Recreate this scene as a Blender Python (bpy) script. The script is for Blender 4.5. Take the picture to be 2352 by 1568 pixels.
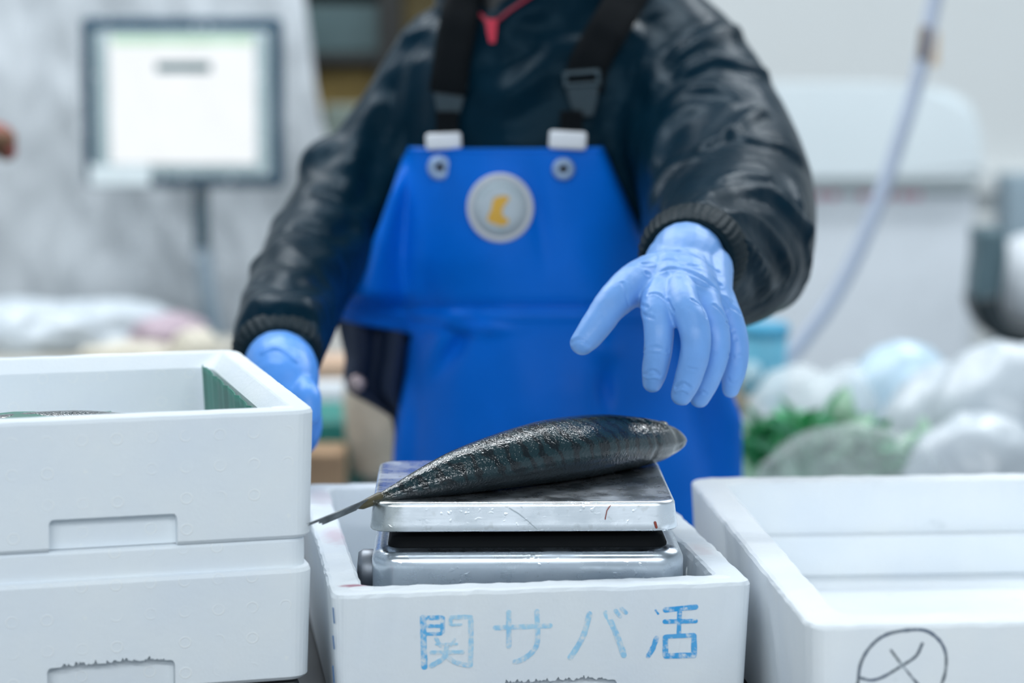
import bpy, bmesh, math, random
import numpy as np
from mathutils import Vector, Matrix, noise
from mathutils.bvhtree import BVHTree

# ------------------------------------------------------------ clear, camera, world, lights, exposure
for o in list(bpy.data.objects): bpy.data.objects.remove(o, do_unlink=True)
sc = bpy.context.scene
COL = sc.collection
random.seed(7)
F = 5553.0; TH = math.radians(7.175); CZ = 1.40
cth, sth = math.cos(TH), math.sin(TH)

cam_d = bpy.data.cameras.new('camera'); cam = bpy.data.objects.new('camera', cam_d); COL.objects.link(cam)
cam.location = (0, 0, CZ); cam.rotation_euler = (math.pi/2 - TH, 0, 0)
cam_d.sensor_width = 36; cam_d.lens = 85; cam_d.clip_start = .05; cam_d.clip_end = 100
cam_d.dof.use_dof = True; cam_d.dof.focus_distance = 1.98; cam_d.dof.aperture_fstop = 3.0
sc.camera = cam

W = bpy.data.worlds.new('world'); sc.world = W; W.use_nodes = True
bgn = W.node_tree.nodes['Background']
bgn.inputs[0].default_value = (.74, .87, .98, 1); bgn.inputs[1].default_value = .62
sc.view_settings.view_transform = 'Standard'; sc.view_settings.look = 'None'
sc.view_settings.gamma = 1; sc.view_settings.use_curve_mapping = False
sc.view_settings.exposure = 0.15

LAMPS = [(-1.35, 2.75, 1.2, .16, 10), (1.45, 3.1, 1.2, .16, 10), (.15, 1.1, 1.4, .16, 4), (-1.3, 4.4, 1.8, .2, 31), (1.6, 4.2, 1.8, .2, 38),
         (-1.2, -1.6, 1.8, .3, 58), (1.2, -1.6, 1.8, .3, 58), (0, -3.2, 2.4, .3, 95), (-.30, 3.25, 1.7, .34, 24)]
for (x, y, sx, sy, e) in LAMPS:
    l = bpy.data.lights.new('lamp_light', 'AREA'); l.shape = 'RECTANGLE'; l.size = sx; l.size_y = sy
    l.energy = e; l.color = (.93, .97, 1.0)
    o = bpy.data.objects.new('lamp_light', l); o.location = (x, y, 3.03); COL.objects.link(o)

# ------------------------------------------------------------ helpers
def P(px, py, Y):
    """a point of the place: the sight line noted at (px, py), at the distance Y"""
    xc = (px-1176)/F; yc = (784-py)/F
    dy = cth + yc*sth; t = Y/dy
    return Vector((xc*t, Y, CZ + t*(-sth + yc*cth)))
def PZ(px, py, z):
    xc = (px-1176)/F; yc = (784-py)/F
    dz = -sth + yc*cth; t = (z-CZ)/dz
    return Vector((xc*t, (cth + yc*sth)*t, z))
def pix(p):
    x, y, z = p[0], p[1], p[2]-CZ
    d = y*cth - z*sth; u = y*sth + z*cth
    return 1176 + F*x/d, 784 - F*u/d

def setp(n, k, v):
    if k in n.inputs: n.inputs[k].default_value = v
def mat(name, col, rough=.5, metal=0, noise_amt=0, noise_scale=20, bump=0, bump_scale=60, col2=None, spec=.5, coat=0, sss=0,
        trans=0, alpha=1, emis=0, stretch=None, detail=4, bump_dist=.002):
    m = bpy.data.materials.new(name); m.use_nodes = True
    nt = m.node_tree; b = nt.nodes['Principled BSDF']; L = nt.links
    c = (*col, 1); setp(b, 'Base Color', c); setp(b, 'Roughness', rough); setp(b, 'Metallic', metal)
    setp(b, 'Specular IOR Level', spec); setp(b, 'Coat Weight', coat); setp(b, 'Coat Roughness', .08)
    setp(b, 'Transmission Weight', trans); setp(b, 'Alpha', alpha)
    if sss: setp(b, 'Subsurface Weight', sss); setp(b, 'Subsurface Radius', (.01, .012, .014)); setp(b, 'Subsurface Scale', .5)
    if emis: setp(b, 'Emission Color', c); setp(b, 'Emission Strength', emis)
    tc = nt.nodes.new('ShaderNodeTexCoord'); mp = nt.nodes.new('ShaderNodeMapping')
    L.new(tc.outputs['Object'], mp.inputs[0])
    if stretch: mp.inputs['Scale'].default_value = stretch
    if noise_amt or col2:
        n = nt.nodes.new('ShaderNodeTexNoise'); n.inputs['Scale'].default_value = noise_scale; n.inputs['Detail'].default_value = detail
        L.new(mp.outputs[0], n.inputs['Vector'])
        r = nt.nodes.new('ShaderNodeMapRange'); r.inputs[1].default_value = .35; r.inputs[2].default_value = .65
        L.new(n.outputs['Fac'], r.inputs[0])
        mx = nt.nodes.new('ShaderNodeMix'); mx.data_type = 'RGBA'
        mx.inputs[6].default_value = c
        c2 = col2 if col2 else tuple(max(0, v*(1-noise_amt)) for v in col)
        mx.inputs[7].default_value = (*c2, 1)
        L.new(r.outputs[0], mx.inputs[0]); L.new(mx.outputs[2], b.inputs['Base Color'])
    if bump:
        n2 = nt.nodes.new('ShaderNodeTexNoise'); n2.inputs['Scale'].default_value = bump_scale; n2.inputs['Detail'].default_value = 3
        L.new(mp.outputs[0], n2.inputs['Vector'])
        bp = nt.nodes.new('ShaderNodeBump'); bp.inputs['Strength'].default_value = bump; bp.inputs['Distance'].default_value = bump_dist
        L.new(n2.outputs['Fac'], bp.inputs['Height']); L.new(bp.outputs[0], b.inputs['Normal'])
    return m

class N:
    """tiny node maths helper"""
    def __init__(s, m): s.nt = m.node_tree; s.L = s.nt.links
    def new(s, t, **k):
        n = s.nt.nodes.new(t)
        for a, v in k.items(): setattr(n, a, v)
        return n
    def put(s, inp, v):
        if hasattr(v, 'links') or isinstance(v, bpy.types.NodeSocket): s.L.new(v, inp)
        else: inp.default_value = v
    def math(s, op, a, b=0.0, c=0.0):
        n = s.new('ShaderNodeMath', operation=op); s.put(n.inputs[0], a); s.put(n.inputs[1], b)
        if op in ('MULTIPLY_ADD', 'SMOOTH_MIN', 'COMPARE'): s.put(n.inputs[2], c)
        return n.outputs[0]
    def mix(s, f, a, b):
        n = s.new('ShaderNodeMix', data_type='RGBA'); s.put(n.inputs[0], f); s.put(n.inputs[6], a); s.put(n.inputs[7], b)
        return n.outputs[2]
    def noise(s, vec, scale, detail=3, rough=.5):
        n = s.new('ShaderNodeTexNoise'); n.inputs['Scale'].default_value = scale; n.inputs['Detail'].default_value = detail
        n.inputs['Roughness'].default_value = rough
        s.L.new(vec, n.inputs['Vector']); return n.outputs['Fac']
    def ramp(s, v, a, b):
        n = s.new('ShaderNodeMapRange'); n.inputs[1].default_value = a; n.inputs[2].default_value = b
        s.L.new(v, n.inputs[0]); return n.outputs[0]

def link(name, me, m=None, parent=None, smooth=False, loc=None):
    o = bpy.data.objects.new(name, me); COL.objects.link(o)
    if m: me.materials.append(m)
    if smooth:
        me.polygons.foreach_set('use_smooth', [True]*len(me.polygons))
    if parent: o.parent = parent
    if loc is not None: o.location = loc
    return o
def obj(name, bm, m=None, parent=None, smooth=False):
    me = bpy.data.meshes.new(name); bmesh.ops.recalc_face_normals(bm, faces=bm.faces); bm.to_mesh(me); bm.free()
    return link(name, me, m, parent, smooth)
def tag(o, label=None, cat=None, group=None, kind=None):
    if label: o['label'] = label
    if cat: o['category'] = cat
    if group: o['group'] = group
    if kind: o['kind'] = kind
    return o
def empty(name, loc=(0, 0, 0)):
    o = bpy.data.objects.new(name, None); COL.objects.link(o); o.empty_display_size = .05
    o.location = loc
    return o
def keep(o, parent):
    """parent a world-space mesh under a located empty"""
    o.parent = parent; o.matrix_parent_inverse = Matrix.Translation(parent.location).inverted() if not parent.parent else parent.matrix_world.inverted()
    return o

def bx(bm, c, s, rot=None, bev=0):
    mtx = Matrix.Translation(c)
    if rot: mtx = mtx @ rot
    r = bmesh.ops.create_cube(bm, size=1, matrix=mtx @ Matrix.Diagonal((*s, 1)))
    if bev:
        vs = r['verts']; es = list({e for v in vs for e in v.link_edges})
        bmesh.ops.bevel(bm, geom=es, offset=bev, segments=3, profile=.5, affect='EDGES')
    return bm
def box(name, c, s, m, parent=None, rot=None, bev=.004, smooth=False):
    bm = bmesh.new(); bx(bm, Vector(c), s, rot, bev)
    return obj(name, bm, m, parent, smooth)
def frames(pts):
    T = []
    for i in range(len(pts)):
        a = pts[max(0, i-1)]; b = pts[min(len(pts)-1, i+1)]
        T.append((b-a).normalized())
    up = Vector((0, 0, 1)) if abs(T[0].z) < .9 else Vector((0, 1, 0))
    n = T[0].cross(up).normalized(); out = []
    for t in T:
        n = (n - t*n.dot(t)).normalized(); out.append((t, n, t.cross(n)))
    return out
def spline(pts, n):
    """Catmull-Rom through vectors of any size"""
    pts = [np.array(p, float) for p in pts]; P0 = [2*pts[0]-pts[1]]+pts+[2*pts[-1]-pts[-2]]
    out = []
    for i in range(1, len(P0)-2):
        for k in range(n):
            t = k/n; a, b, c, d = P0[i-1:i+3]
            out.append(.5*((2*b)+(-a+c)*t+(2*a-5*b+4*c-d)*t*t+(-a+3*b-3*c+d)*t**3))
    out.append(pts[-1]); return out
def tube(bm, pts, radii, seg=16, caps=True, round_caps=True):
    pts = [Vector(p) for p in pts]
    if isinstance(radii, (int, float)): radii = [radii]*len(pts)
    fr = frames(pts); rings = []
    def ring(c, t, n, b, r): return [bm.verts.new(c + (n*math.cos(2*math.pi*k/seg)+b*math.sin(2*math.pi*k/seg))*r) for k in range(seg)]
    L = []
    if caps and round_caps:
        t, n, b = fr[0]
        for a in (80, 60, 40, 20):
            a = math.radians(a); L.append((pts[0]-t*radii[0]*math.sin(a), fr[0], radii[0]*math.cos(a)))
    for p, f, r in zip(pts, fr, radii): L.append((p, f, r))
    if caps and round_caps:
        t, n, b = fr[-1]
        for a in (20, 40, 60, 80):
            a = math.radians(a); L.append((pts[-1]+t*radii[-1]*math.sin(a), fr[-1], radii[-1]*math.cos(a)))
    for c, (t, n, b), r in L: rings.append(ring(c, t, n, b, r))
    for A, B in zip(rings, rings[1:]):
        for k in range(seg): bm.faces.new((A[k], A[(k+1) % seg], B[(k+1) % seg], B[k]))
    if caps: bm.faces.new(rings[0][::-1]); bm.faces.new(rings[-1])
    return bm
def sphere(bm, c, r, sub=3, scale=(1, 1, 1), rot=None):
    m = Matrix.Translation(c)
    if rot: m = m @ rot
    bmesh.ops.create_icosphere(bm, subdivisions=sub, radius=r, matrix=m @ Matrix.Diagonal((*scale, 1)))
    return bm
def lathe(bm, prof, seg=32, mtx=Matrix()):
    rings = [[bm.verts.new(mtx @ Vector((r*math.cos(2*math.pi*k/seg), r*math.sin(2*math.pi*k/seg), z))) for k in range(seg)] for r, z in prof]
    for A, B in zip(rings, rings[1:]):
        for k in range(seg): bm.faces.new((A[k], A[(k+1) % seg], B[(k+1) % seg], B[k]))
    bm.faces.new(rings[0][::-1]); bm.faces.new(rings[-1])
    return bm
def remesh(bm, voxel, smooth_it=4):
    me = bpy.data.meshes.new('tmp'); bmesh.ops.recalc_face_normals(bm, faces=bm.faces); bm.to_mesh(me); bm.free()
    o = bpy.data.objects.new('tmp', me); COL.objects.link(o)
    md = o.modifiers.new('r', 'REMESH'); md.mode = 'VOXEL'; md.voxel_size = voxel
    s = o.modifiers.new('s', 'SMOOTH'); s.iterations = smooth_it; s.factor = .6
    bpy.context.view_layer.update(); dg = bpy.context.evaluated_depsgraph_get()
    out = bpy.data.meshes.new_from_object(o.evaluated_get(dg))
    bpy.data.objects.remove(o, do_unlink=True); bpy.data.meshes.remove(me)
    return out
def apply_bool(o, cutters):
    for c in cutters:
        md = o.modifiers.new('b', 'BOOLEAN'); md.operation = 'DIFFERENCE'; md.solver = 'EXACT'; md.object = c
    bpy.context.view_layer.update(); dg = bpy.context.evaluated_depsgraph_get()
    me = bpy.data.meshes.new_from_object(o.evaluated_get(dg))
    old = o.data; o.modifiers.clear(); o.data = me; bpy.data.meshes.remove(old)
    for c in cutters: bpy.data.objects.remove(c, do_unlink=True)
def getv(me):
    a = np.empty(len(me.vertices)*3); me.vertices.foreach_get('co', a); return a.reshape(-1, 3)
def getn(me):
    a = np.empty(len(me.vertices)*3); me.vertices.foreach_get('normal', a); return a.reshape(-1, 3)
def setv(me, a): me.vertices.foreach_set('co', a.astype(np.float32).ravel()); me.update()
def seg_dist(V, pts):
    """distance of every vertex to a polyline"""
    best = np.full(len(V), 9.)
    for a, b in zip(pts, pts[1:]):
        a = np.array(a); b = np.array(b); d = b-a; L = max(d.dot(d), 1e-12)
        t = np.clip(((V-a) @ d)/L, 0, 1)
        q = a + t[:, None]*d
        best = np.minimum(best, np.linalg.norm(V-q, axis=1))
    return best
def bvh(me):
    return BVHTree.FromPolygons([v.co for v in me.vertices], [p.vertices for p in me.polygons])
def hit(tree, px, py):
    o = Vector((0, 0, CZ)); d = (P(px, py, 3)-o).normalized()
    r = tree.ray_cast(o, d)
    return r[0]
def folds(me, ridges, noise_amp=0, noise_scale=8, warp=(1, 1, 1), wmul=1, hmul=1):
    """raise soft creases in a surface along lines that lie on it"""
    tree = bvh(me); V = getv(me); Nn = getn(me); D = np.zeros(len(V))
    for pts, w, h in ridges:
        w *= wmul; h *= hmul
        q = [hit(tree, *p) for p in pts]; q = [p for p in q if p]
        if len(q) < 2: continue
        q = spline([tuple(p) for p in q], 4)
        d = seg_dist(V, q)
        D += h*np.exp(-(d/w)**2) - .35*h*np.exp(-((d-2.2*w)/(w*.9))**2)
    if noise_amp:
        for i, v in enumerate(V):
            p = Vector((v[0]*warp[0], v[1]*warp[1], v[2]*warp[2]))*noise_scale
            D[i] += noise_amp*(1-2*abs(noise.noise(p + noise.noise_vector(p*.6)*.7)))
    setv(me, V + Nn*D[:, None])
    return me

# ------------------------------------------------------------ materials
def foam_mat(name, col=(.80, .85, .88), dots=True, stain=None):
    m = mat(name, col, rough=.55, spec=.25, sss=.0)
    n = N(m); b = m.node_tree.nodes['Principled BSDF']; tc = n.new('ShaderNodeTexCoord'); vec = tc.outputs['Object']
    mott = n.ramp(n.noise(vec, 14, 4), .3, .75)
    base = n.mix(mott, (*col, 1), (col[0]*.93, col[1]*.95, col[2]*.99, 1))
    # beads of the foam
    v = n.new('ShaderNodeTexVoronoi'); v.inputs['Scale'].default_value = 300; n.L.new(vec, v.inputs['Vector'])
    speck = n.ramp(n.noise(vec, 190, 2), .66, .74)
    patch = n.ramp(n.noise(vec, 22, 3), .52, .62)
    sp = n.math('MULTIPLY', speck, patch)
    base = n.mix(n.math('MULTIPLY', sp, .20), base, (.95, .97, .90, 1))
    dirt = n.math('MULTIPLY', n.ramp(n.noise(vec, 33, 5), .68, .76), .16)
    base = n.mix(dirt, base, (.42, .48, .5, 1))
    h = n.math('MULTIPLY', v.outputs['Distance'], 1.0)
    h = n.math('ADD', h, n.math('MULTIPLY', n.noise(vec, 90, 3), 1.6))
    if dots:
        sx = n.new('ShaderNodeSeparateXYZ'); n.L.new(vec, sx.inputs[0])
        pitch = .0262
        row = n.math('FLOOR', n.math('DIVIDE', sx.outputs[2], pitch*.93))
        off = n.math('MULTIPLY', n.math('MODULO', row, 2.0), 0.0)
        fx = n.math('SUBTRACT', n.math('FRACT', n.math('ADD', n.math('DIVIDE', sx.outputs[0], pitch), off)), .5)
        fz = n.math('SUBTRACT', n.math('FRACT', n.math('DIVIDE', sx.outputs[2], pitch*.93)), .5)
        r = n.math('SQRT', n.math('ADD', n.math('MULTIPLY', fx, fx), n.math('MULTIPLY', fz, fz)))
        ringd = n.math('ABSOLUTE', n.math('SUBTRACT', r, .165))
        ring = n.ramp(ringd, .035, .0)
        vis = n.ramp(n.noise(vec, 40, 1), .42, .6)
        ring = n.math('MULTIPLY', ring, vis)
        h = n.math('ADD', h, n.math('MULTIPLY', ring, 4.0))
        base = n.mix(n.math('MULTIPLY', ring, .30), base, (.97, .98, .93, 1))
    if stain:
        sx2 = n.new('ShaderNodeSeparateXYZ'); n.L.new(vec, sx2.inputs[0])
        for (cx, cy, rx, ry, colr, amt) in stain:
            dx = n.math('DIVIDE', n.math('SUBTRACT', sx2.outputs[0], cx), rx); dy = n.math('DIVIDE', n.math('SUBTRACT', sx2.outputs[1], cy), ry)
            rr = n.math('SQRT', n.math('ADD', n.math('MULTIPLY', dx, dx), n.math('MULTIPLY', dy, dy)))
            f = n.math('MULTIPLY', n.ramp(n.math('ADD', rr, n.math('MULTIPLY', n.noise(vec, 110, 4), .9)), 1.5, .75), amt)
            base = n.mix(f, base, (*colr, 1))
    n.L.new(base, b.inputs['Base Color'])
    bp = n.new('ShaderNodeBump'); bp.inputs['Strength'].default_value = .22; bp.inputs['Distance'].default_value = .0005
    n.L.new(h, bp.inputs['Height']); n.L.new(bp.outputs[0], b.inputs['Normal'])
    return m
PINK = (.55, .22, .33)
FOAM = foam_mat('styrofoam')
FOAM_MID = foam_mat('styrofoam_stained', dots=False, stain=[(.018, .22, .014, .045, PINK, .35), (.018, .40, .02, .05, PINK, .2), (.0185, .027, .014, .006, (.35, .05, .12), .8), (.32, .33, .015, .06, PINK, .3), (.318, .12, .012, .03, (.5, .35, .38), .3)])
FOAM_R = foam_mat('styrofoam_clean', (.86, .90, .92), dots=False)

def steel_mat(name, col=(.76, .79, .82), rough=.26, dirt=1.0, smudge=0):
    m = mat(name, col, rough=rough, metal=1)
    n = N(m); b = m.node_tree.nodes['Principled BSDF']; tc = n.new('ShaderNodeTexCoord'); vec = tc.outputs['Object']
    mp = n.new('ShaderNodeMapping'); mp.inputs['Scale'].default_value = (3, 60, 60); n.L.new(vec, mp.inputs[0])
    br = n.noise(mp.outputs[0], 18, 4)
    sm = n.noise(vec, 30, 5, .6)
    n.L.new(n.math('ADD', n.math('MULTIPLY', n.ramp(sm, .3, .75), .26), n.math('MULTIPLY_ADD', br, .12, rough-.10)), b.inputs['Roughness'])
    base = n.mix(n.ramp(sm, .35, .7), (*col, 1), (col[0]*.82, col[1]*.84, col[2]*.86, 1))
    sp = n.math('MULTIPLY', n.ramp(n.noise(vec, 260, 2), .74, .78), .6*dirt)
    base = n.mix(sp, base, (.10, .11, .10, 1))
    rust = n.math('MULTIPLY', n.ramp(n.noise(vec, 70, 4), .68, .76), .7*dirt)
    base = n.mix(rust, base, (.24, .18, .10, 1))
    if smudge:
        sx = n.new('ShaderNodeSeparateXYZ'); n.L.new(vec, sx.inputs[0])
        front = n.ramp(sx.outputs[1], -.0860, -.0885)
        left = n.math('MULTIPLY', n.ramp(n.math('ADD', sx.outputs[0], n.math('MULTIPLY', n.noise(vec, 60, 4), .03)), -.078, -.090), front)
        base = n.mix(n.math('MULTIPLY', left, .55), base, (.28, .31, .28, 1))
        low = n.math('MULTIPLY', n.ramp(sx.outputs[2], smudge+.007, smudge+.001), n.ramp(n.noise(vec, 45, 5), .50, .62))
        base = n.mix(n.math('MULTIPLY', low, .6), base, (.30, .24, .13, 1))
        high = n.math('MULTIPLY', front, n.ramp(n.noise(vec, 130, 5), .60, .70))
        base = n.mix(n.math('MULTIPLY', high, .28), base, (.40, .42, .40, 1))
    n.L.new(base, b.inputs['Base Color'])
    drops = n.ramp(n.noise(vec, 210, 1), .62, .70)
    h = n.math('ADD', n.math('MULTIPLY', drops, n.ramp(n.noise(vec, 25, 2), .5, .6)), n.math('MULTIPLY', br, .12))
    bp = n.new('ShaderNodeBump'); bp.inputs['Strength'].default_value = .28; bp.inputs['Distance'].default_value = .0004
    n.L.new(h, bp.inputs['Height']); n.L.new(bp.outputs[0], b.inputs['Normal'])
    return m
STEEL = steel_mat('stainless_steel', (.86, .90, .94), rough=.22, smudge=.086); STEEL_BASE = steel_mat('stainless_steel_base', (.60, .66, .72), rough=.2, dirt=.5)
BLACK = mat('black_rubber', (.012, .014, .016), rough=.5, bump=.2)
def tint(m, c):
    setp(m.node_tree.nodes['Principled BSDF'], 'Specular Tint', (*c, 1)); return m
JACKET = mat('dark_rain_jacket', (.002, .017, .032), rough=.33, noise_amt=.3, noise_scale=9, spec=.5, bump=.35, bump_scale=38, bump_dist=.006)
CUFFM = tint(mat('dark_jacket_cuff', (.004, .012, .018), rough=.5, spec=.5, bump=.3, bump_scale=120), (.5, .8, 1)); tint(JACKET, (.45, .78, 1))
for m_ in (JACKET, CUFFM): setp(m_.node_tree.nodes['Principled BSDF'], 'IOR', 1.18)
APRON = mat('blue_oilskin', (.0, .165, .76), rough=.42, noise_amt=.16, noise_scale=6, spec=.14, bump=.15, bump_scale=30, bump_dist=.004)
SHADED_NAVY = mat('shaded_navy_cloth', (.002, .014, .05), rough=.6, bump=.2)  # unlit side of the blue garment, the shade is in this colour
GLOVE = mat('blue_nitrile', (.165, .37, .78), rough=.40, spec=.45, noise_amt=.06, noise_scale=60, bump=.28, bump_scale=260, bump_dist=.0006)
GLOVE2 = mat('blue_nitrile_deep', (.09, .32, .85), rough=.38, spec=.45, bump=.2, bump_scale=200, bump_dist=.0006)
WEB_W = mat('white_webbing', (.80, .83, .88), rough=.6, bump=.4, bump_scale=400)
WEB_B = mat('black_webbing', (.003, .005, .007), rough=.8, spec=.12, bump=.4, bump_scale=400)
BUCK = mat('black_plastic', (.03, .06, .08), rough=.3)
BUCK2 = mat('shiny_black_plastic', (.012, .035, .05), rough=.25)
RED = mat('red_zip', (.62, .01, .05), rough=.45, bump=.2)
SKIN = mat('skin', (.55, .33, .25), rough=.5, sss=.1, noise_amt=.1)
HAIR = mat('black_hair', (.012, .01, .009), rough=.5, bump=.6, bump_scale=200)
DARK = mat('dark_grey_metal', (.03, .035, .04), rough=.45, noise_amt=.3)
GREYW = mat('grey_painted_metal', (.40, .46, .50), rough=.5, noise_amt=.1)

# ------------------------------------------------------------ setting
WALLM = mat('pale_wall_paint', (.79, .82, .82), rough=.7, noise_amt=.06, noise_scale=1.2, bump=.1)
FLOORM = mat('wet_concrete', (.22, .24, .25), rough=.3, noise_amt=.3, noise_scale=2)
CEILM = mat('ceiling_paint', (.6, .64, .66), rough=.8, noise_amt=.08)
tag(box('floor', (0, 1.0, -.05), (9, 13, .1), FLOORM, bev=0), kind='structure')
tag(box('wall_back', (0, 6.45, 1.6), (9, .1, 3.2), WALLM, bev=0), kind='structure')
tag(box('ceiling', (0, .6, 3.25), (9, 11.8, .1), CEILM, bev=0), kind='structure')
tag(box('trim_1', (0, 6.37, 1.02), (9, .06, .05), WALLM, bev=.005), kind='structure')
TUBE = mat('lamp_tube', (.9, .96, 1), emis=4)
for i, (x, y, sx, sy, e) in enumerate(LAMPS):
    t = empty('ceiling_lamp', (x, y, 3.05))
    box('housing', (0, 0, .1), (sx+.06, sy+.04, .1), GREYW, t)
    for dy in (-.04, .04):
        bm = bmesh.new(); tube(bm, [(-sx/2, dy, .03), (sx/2, dy, .03)], .013, 12); obj('lamp_tube', bm, TUBE, t, True)
    tag(t, ['twin-tube ceiling lamp over the left foam boxes', 'twin-tube ceiling lamp behind the worker on the right', 'twin-tube ceiling lamp above the weighing scale', 'twin-tube ceiling lamp above the wrapped monitor', 'twin-tube ceiling lamp above the white machine', 'ceiling lamp over the customer side at the left', 'ceiling lamp over the customer side at the right', 'ceiling lamp farthest in front of the work table', 'slim ceiling lamp right above the worker'][i], 'lamp', 'ceiling lamps')

# ------------------------------------------------------------ work table
ZB = P(727, 1562, 1.85).z          # underside of the left stack
ZL = ZB - .045                    # table top height
t = empty('work_table', (0, 2.03, 0))
TAB = mat('dark_table_top', (.018, .022, .026), rough=.4, noise_amt=.4)
box('table_top', (0, 0, ZL-.02), (2.6, .98, .04), TAB, t)
for sx in (-1.2, 1.2):
    for sy in (-.42, .42):
        box('leg', (sx, sy, (ZL-.04)/2), (.05, .05, ZL-.04), DARK, t)
tag(t, 'dark work table under the foam fish boxes', 'table')

# ------------------------------------------------------------ foam boxes
def rrect(w, d, r, off, cn=7, sn=40):
    """rounded rectangle outline, x 0..w, y 0..d, inset by off"""
    r = max(r-off*.6, .004); x0, y0, x1, y1 = off, off, w-off, d-off; pts = []
    cs = [((x1-r, y0+r), -90), ((x1-r, y1-r), 0), ((x0+r, y1-r), 90), ((x0+r, y0+r), 180)]
    for i, ((cx, cy), a0) in enumerate(cs):
        arc = [(cx+r*math.cos(math.radians(a0+90*k/cn)), cy+r*math.sin(math.radians(a0+90*k/cn))) for k in range(cn+1)]
        pts += arc
        (nx, ny), na = cs[(i+1) % 4]; e = (nx+r*math.cos(math.radians(na)), ny+r*math.sin(math.radians(na)))
        for k in range(1, sn): f = k/sn; pts.append((arc[-1][0]*(1-f)+e[0]*f, arc[-1][1]*(1-f)+e[1]*f))
    return pts
def foam_box(name, corner, psi, w, d, h, wall, m, floor=.02, taper=.006, lip=0, rcorner=.016, rough_rim=.0004, ledge=0, neck=0):
    """open foam box; local x along the front, y away from the camera, z up"""
    bm = bmesh.new(); r = .004
    prof = [(taper+.003, 0), (taper, .003)]
    if neck: prof += [(0, h-neck-.003), (.0012, h-neck), (.0045, h-neck+.001), (.0045, h-r*.6), (.0045+r*.5, h-.0004), (.0045+r, h)]
    else: prof += [(taper*.5, h*.5), (0, h-r), (r*.3, h-r*.3), (r, h)]
    if ledge:
        prof += [(wall*.55, h), (wall*.6, h-.001), (wall, h-ledge)]
    else:
        prof += [(wall-r*.8, h), (wall-r*.2, h-r*.4), (wall, h-r*1.6)]
    prof += [(wall+.002, h*.5), (wall+.005, floor+.006), (wall+.012, floor)]
    rings = []
    for i, (off, z) in enumerate(prof):
        ring = []
        for (x, y) in rrect(w, d, rcorner if off < wall*.7 else rcorner+wall*.55, off):
            v = Vector((x, y, z))
            ring.append(bm.verts.new(v))
        rings.append(ring)
    n = len(rings[0])
    for A, B in zip(rings, rings[1:]):
        for k in range(n): bm.faces.new((A[k], A[(k+1) % n], B[(k+1) % n], B[k]))
    bm.faces.new(rings[0][::-1]); bm.faces.new(rings[-1])
    o = obj(name, bm, m)
    o.location = corner; o.rotation_euler = (0, 0, psi)
    return o
def rough_up(o, h, amt):
    for vt in o.data.vertices:
        v = vt.co
        if v.z > h-.008:
            q = noise.noise(v*55)+.6*noise.noise(v*160)
            v.z += q*amt; v.x += amt*noise.noise(v*210)*1.2; v.y += amt*noise.noise(v*190+Vector((5, 0, 0)))
def notch(o, x0, x1, z0, z1, depth, ragged=0):
    """cutter for a grip recess in the front face (local coordinates of the box)"""
    bm = bmesh.new(); top = []; n = 90; r = .004
    for k in range(n+1):
        f = k/n; x = x0+(x1-x0)*f; z = z1
        e = min(x-x0, x1-x)
        if e < r: z = z1 - r + math.sqrt(max(0, r*r-(r-e)**2))
        if ragged and .12 < f < .92: z += ragged*(abs(noise.noise(Vector((x*340, 3.1, 0))))+.5*abs(noise.noise(Vector((x*120, 7.1, 0)))))
        top.append((x, z))
    outl = [(x0, z0)]+top+[(x1, z0)]
    A = [bm.verts.new((x, -.02, z)) for x, z in outl]; B = [bm.verts.new((x+(.003 if x > (x0+x1)/2 else -.003)*0, depth, z-.002*(z > z0+.001))) for x, z in outl]
    bm.faces.new(A); bm.faces.new(B[::-1]); k = len(A)
    for i in range(k): bm.faces.new((A[i], B[i], B[(i+1) % k], A[(i+1) % k]))
    c = obj('cutter', bm); c.location = o.location; c.rotation_euler = o.rotation_euler
    return c
def loc(o, p):
    """world point into the box's own frame"""
    return Matrix.LocRotScale(o.location, o.rotation_euler, None).inverted() @ Vector(p)
def face_pt(o, px, py, y0=0.0):
    """where the sight line meets the front plane (local y = y0) of a box, local coordinates"""
    M = Matrix.LocRotScale(o.location, o.rotation_euler, None).inverted()
    a = M @ Vector((0, 0, CZ)); b = M @ P(px, py, 3.0)
    t = (y0-a.y)/(b.y-a.y); return a + (b-a)*t
def ribbon(bm, pts, w, y=-.0003, seg=8, wob=.0004, lean=lambda z: 0):
    """flat ink stroke on a front face, local x and z, with round ends"""
    pts = [Vector((p[0], 0, p[1])) for p in pts]
    if len(pts) > 2: pts = [Vector(tuple(p)) for p in spline([tuple(p) for p in pts], 6)]
    else: pts = [pts[0].lerp(pts[1], k/6) for k in range(7)]
    L = []; R = []
    for i, p in enumerate(pts):
        t = (pts[min(i+1, len(pts)-1)]-pts[max(i-1, 0)]).normalized(); nn = Vector((-t.z, 0, t.x))
        ww = w/2 + wob*noise.noise(p*400)
        L.append(p+nn*ww); R.append(p-nn*ww)
    def cap(c, e0, sgn):
        v = e0-c; return [c + Matrix.Rotation(sgn*math.pi*k/seg, 3, 'Y') @ v for k in range(1, seg)]
    loop = L + cap(pts[-1], L[-1], 1) + R[::-1] + cap(pts[0], R[0], 1)
    vs = [bm.verts.new((p.x, y+lean(p.z), p.z)) for p in loop]
    m = len(L)
    vL = vs[:m]; vR = vs[m+seg-1: 2*m+seg-1][::-1]
    for i in range(m-1): bm.faces.new((vL[i], vR[i], vR[i+1], vL[i+1]))
    e = vs[m:m+seg-1]; bm.faces.new([vL[-1]]+e+[vR[-1]])
    e2 = vs[2*m+seg-1:]; bm.faces.new([vR[0]]+e2+[vL[0]])
    return bm

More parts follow.
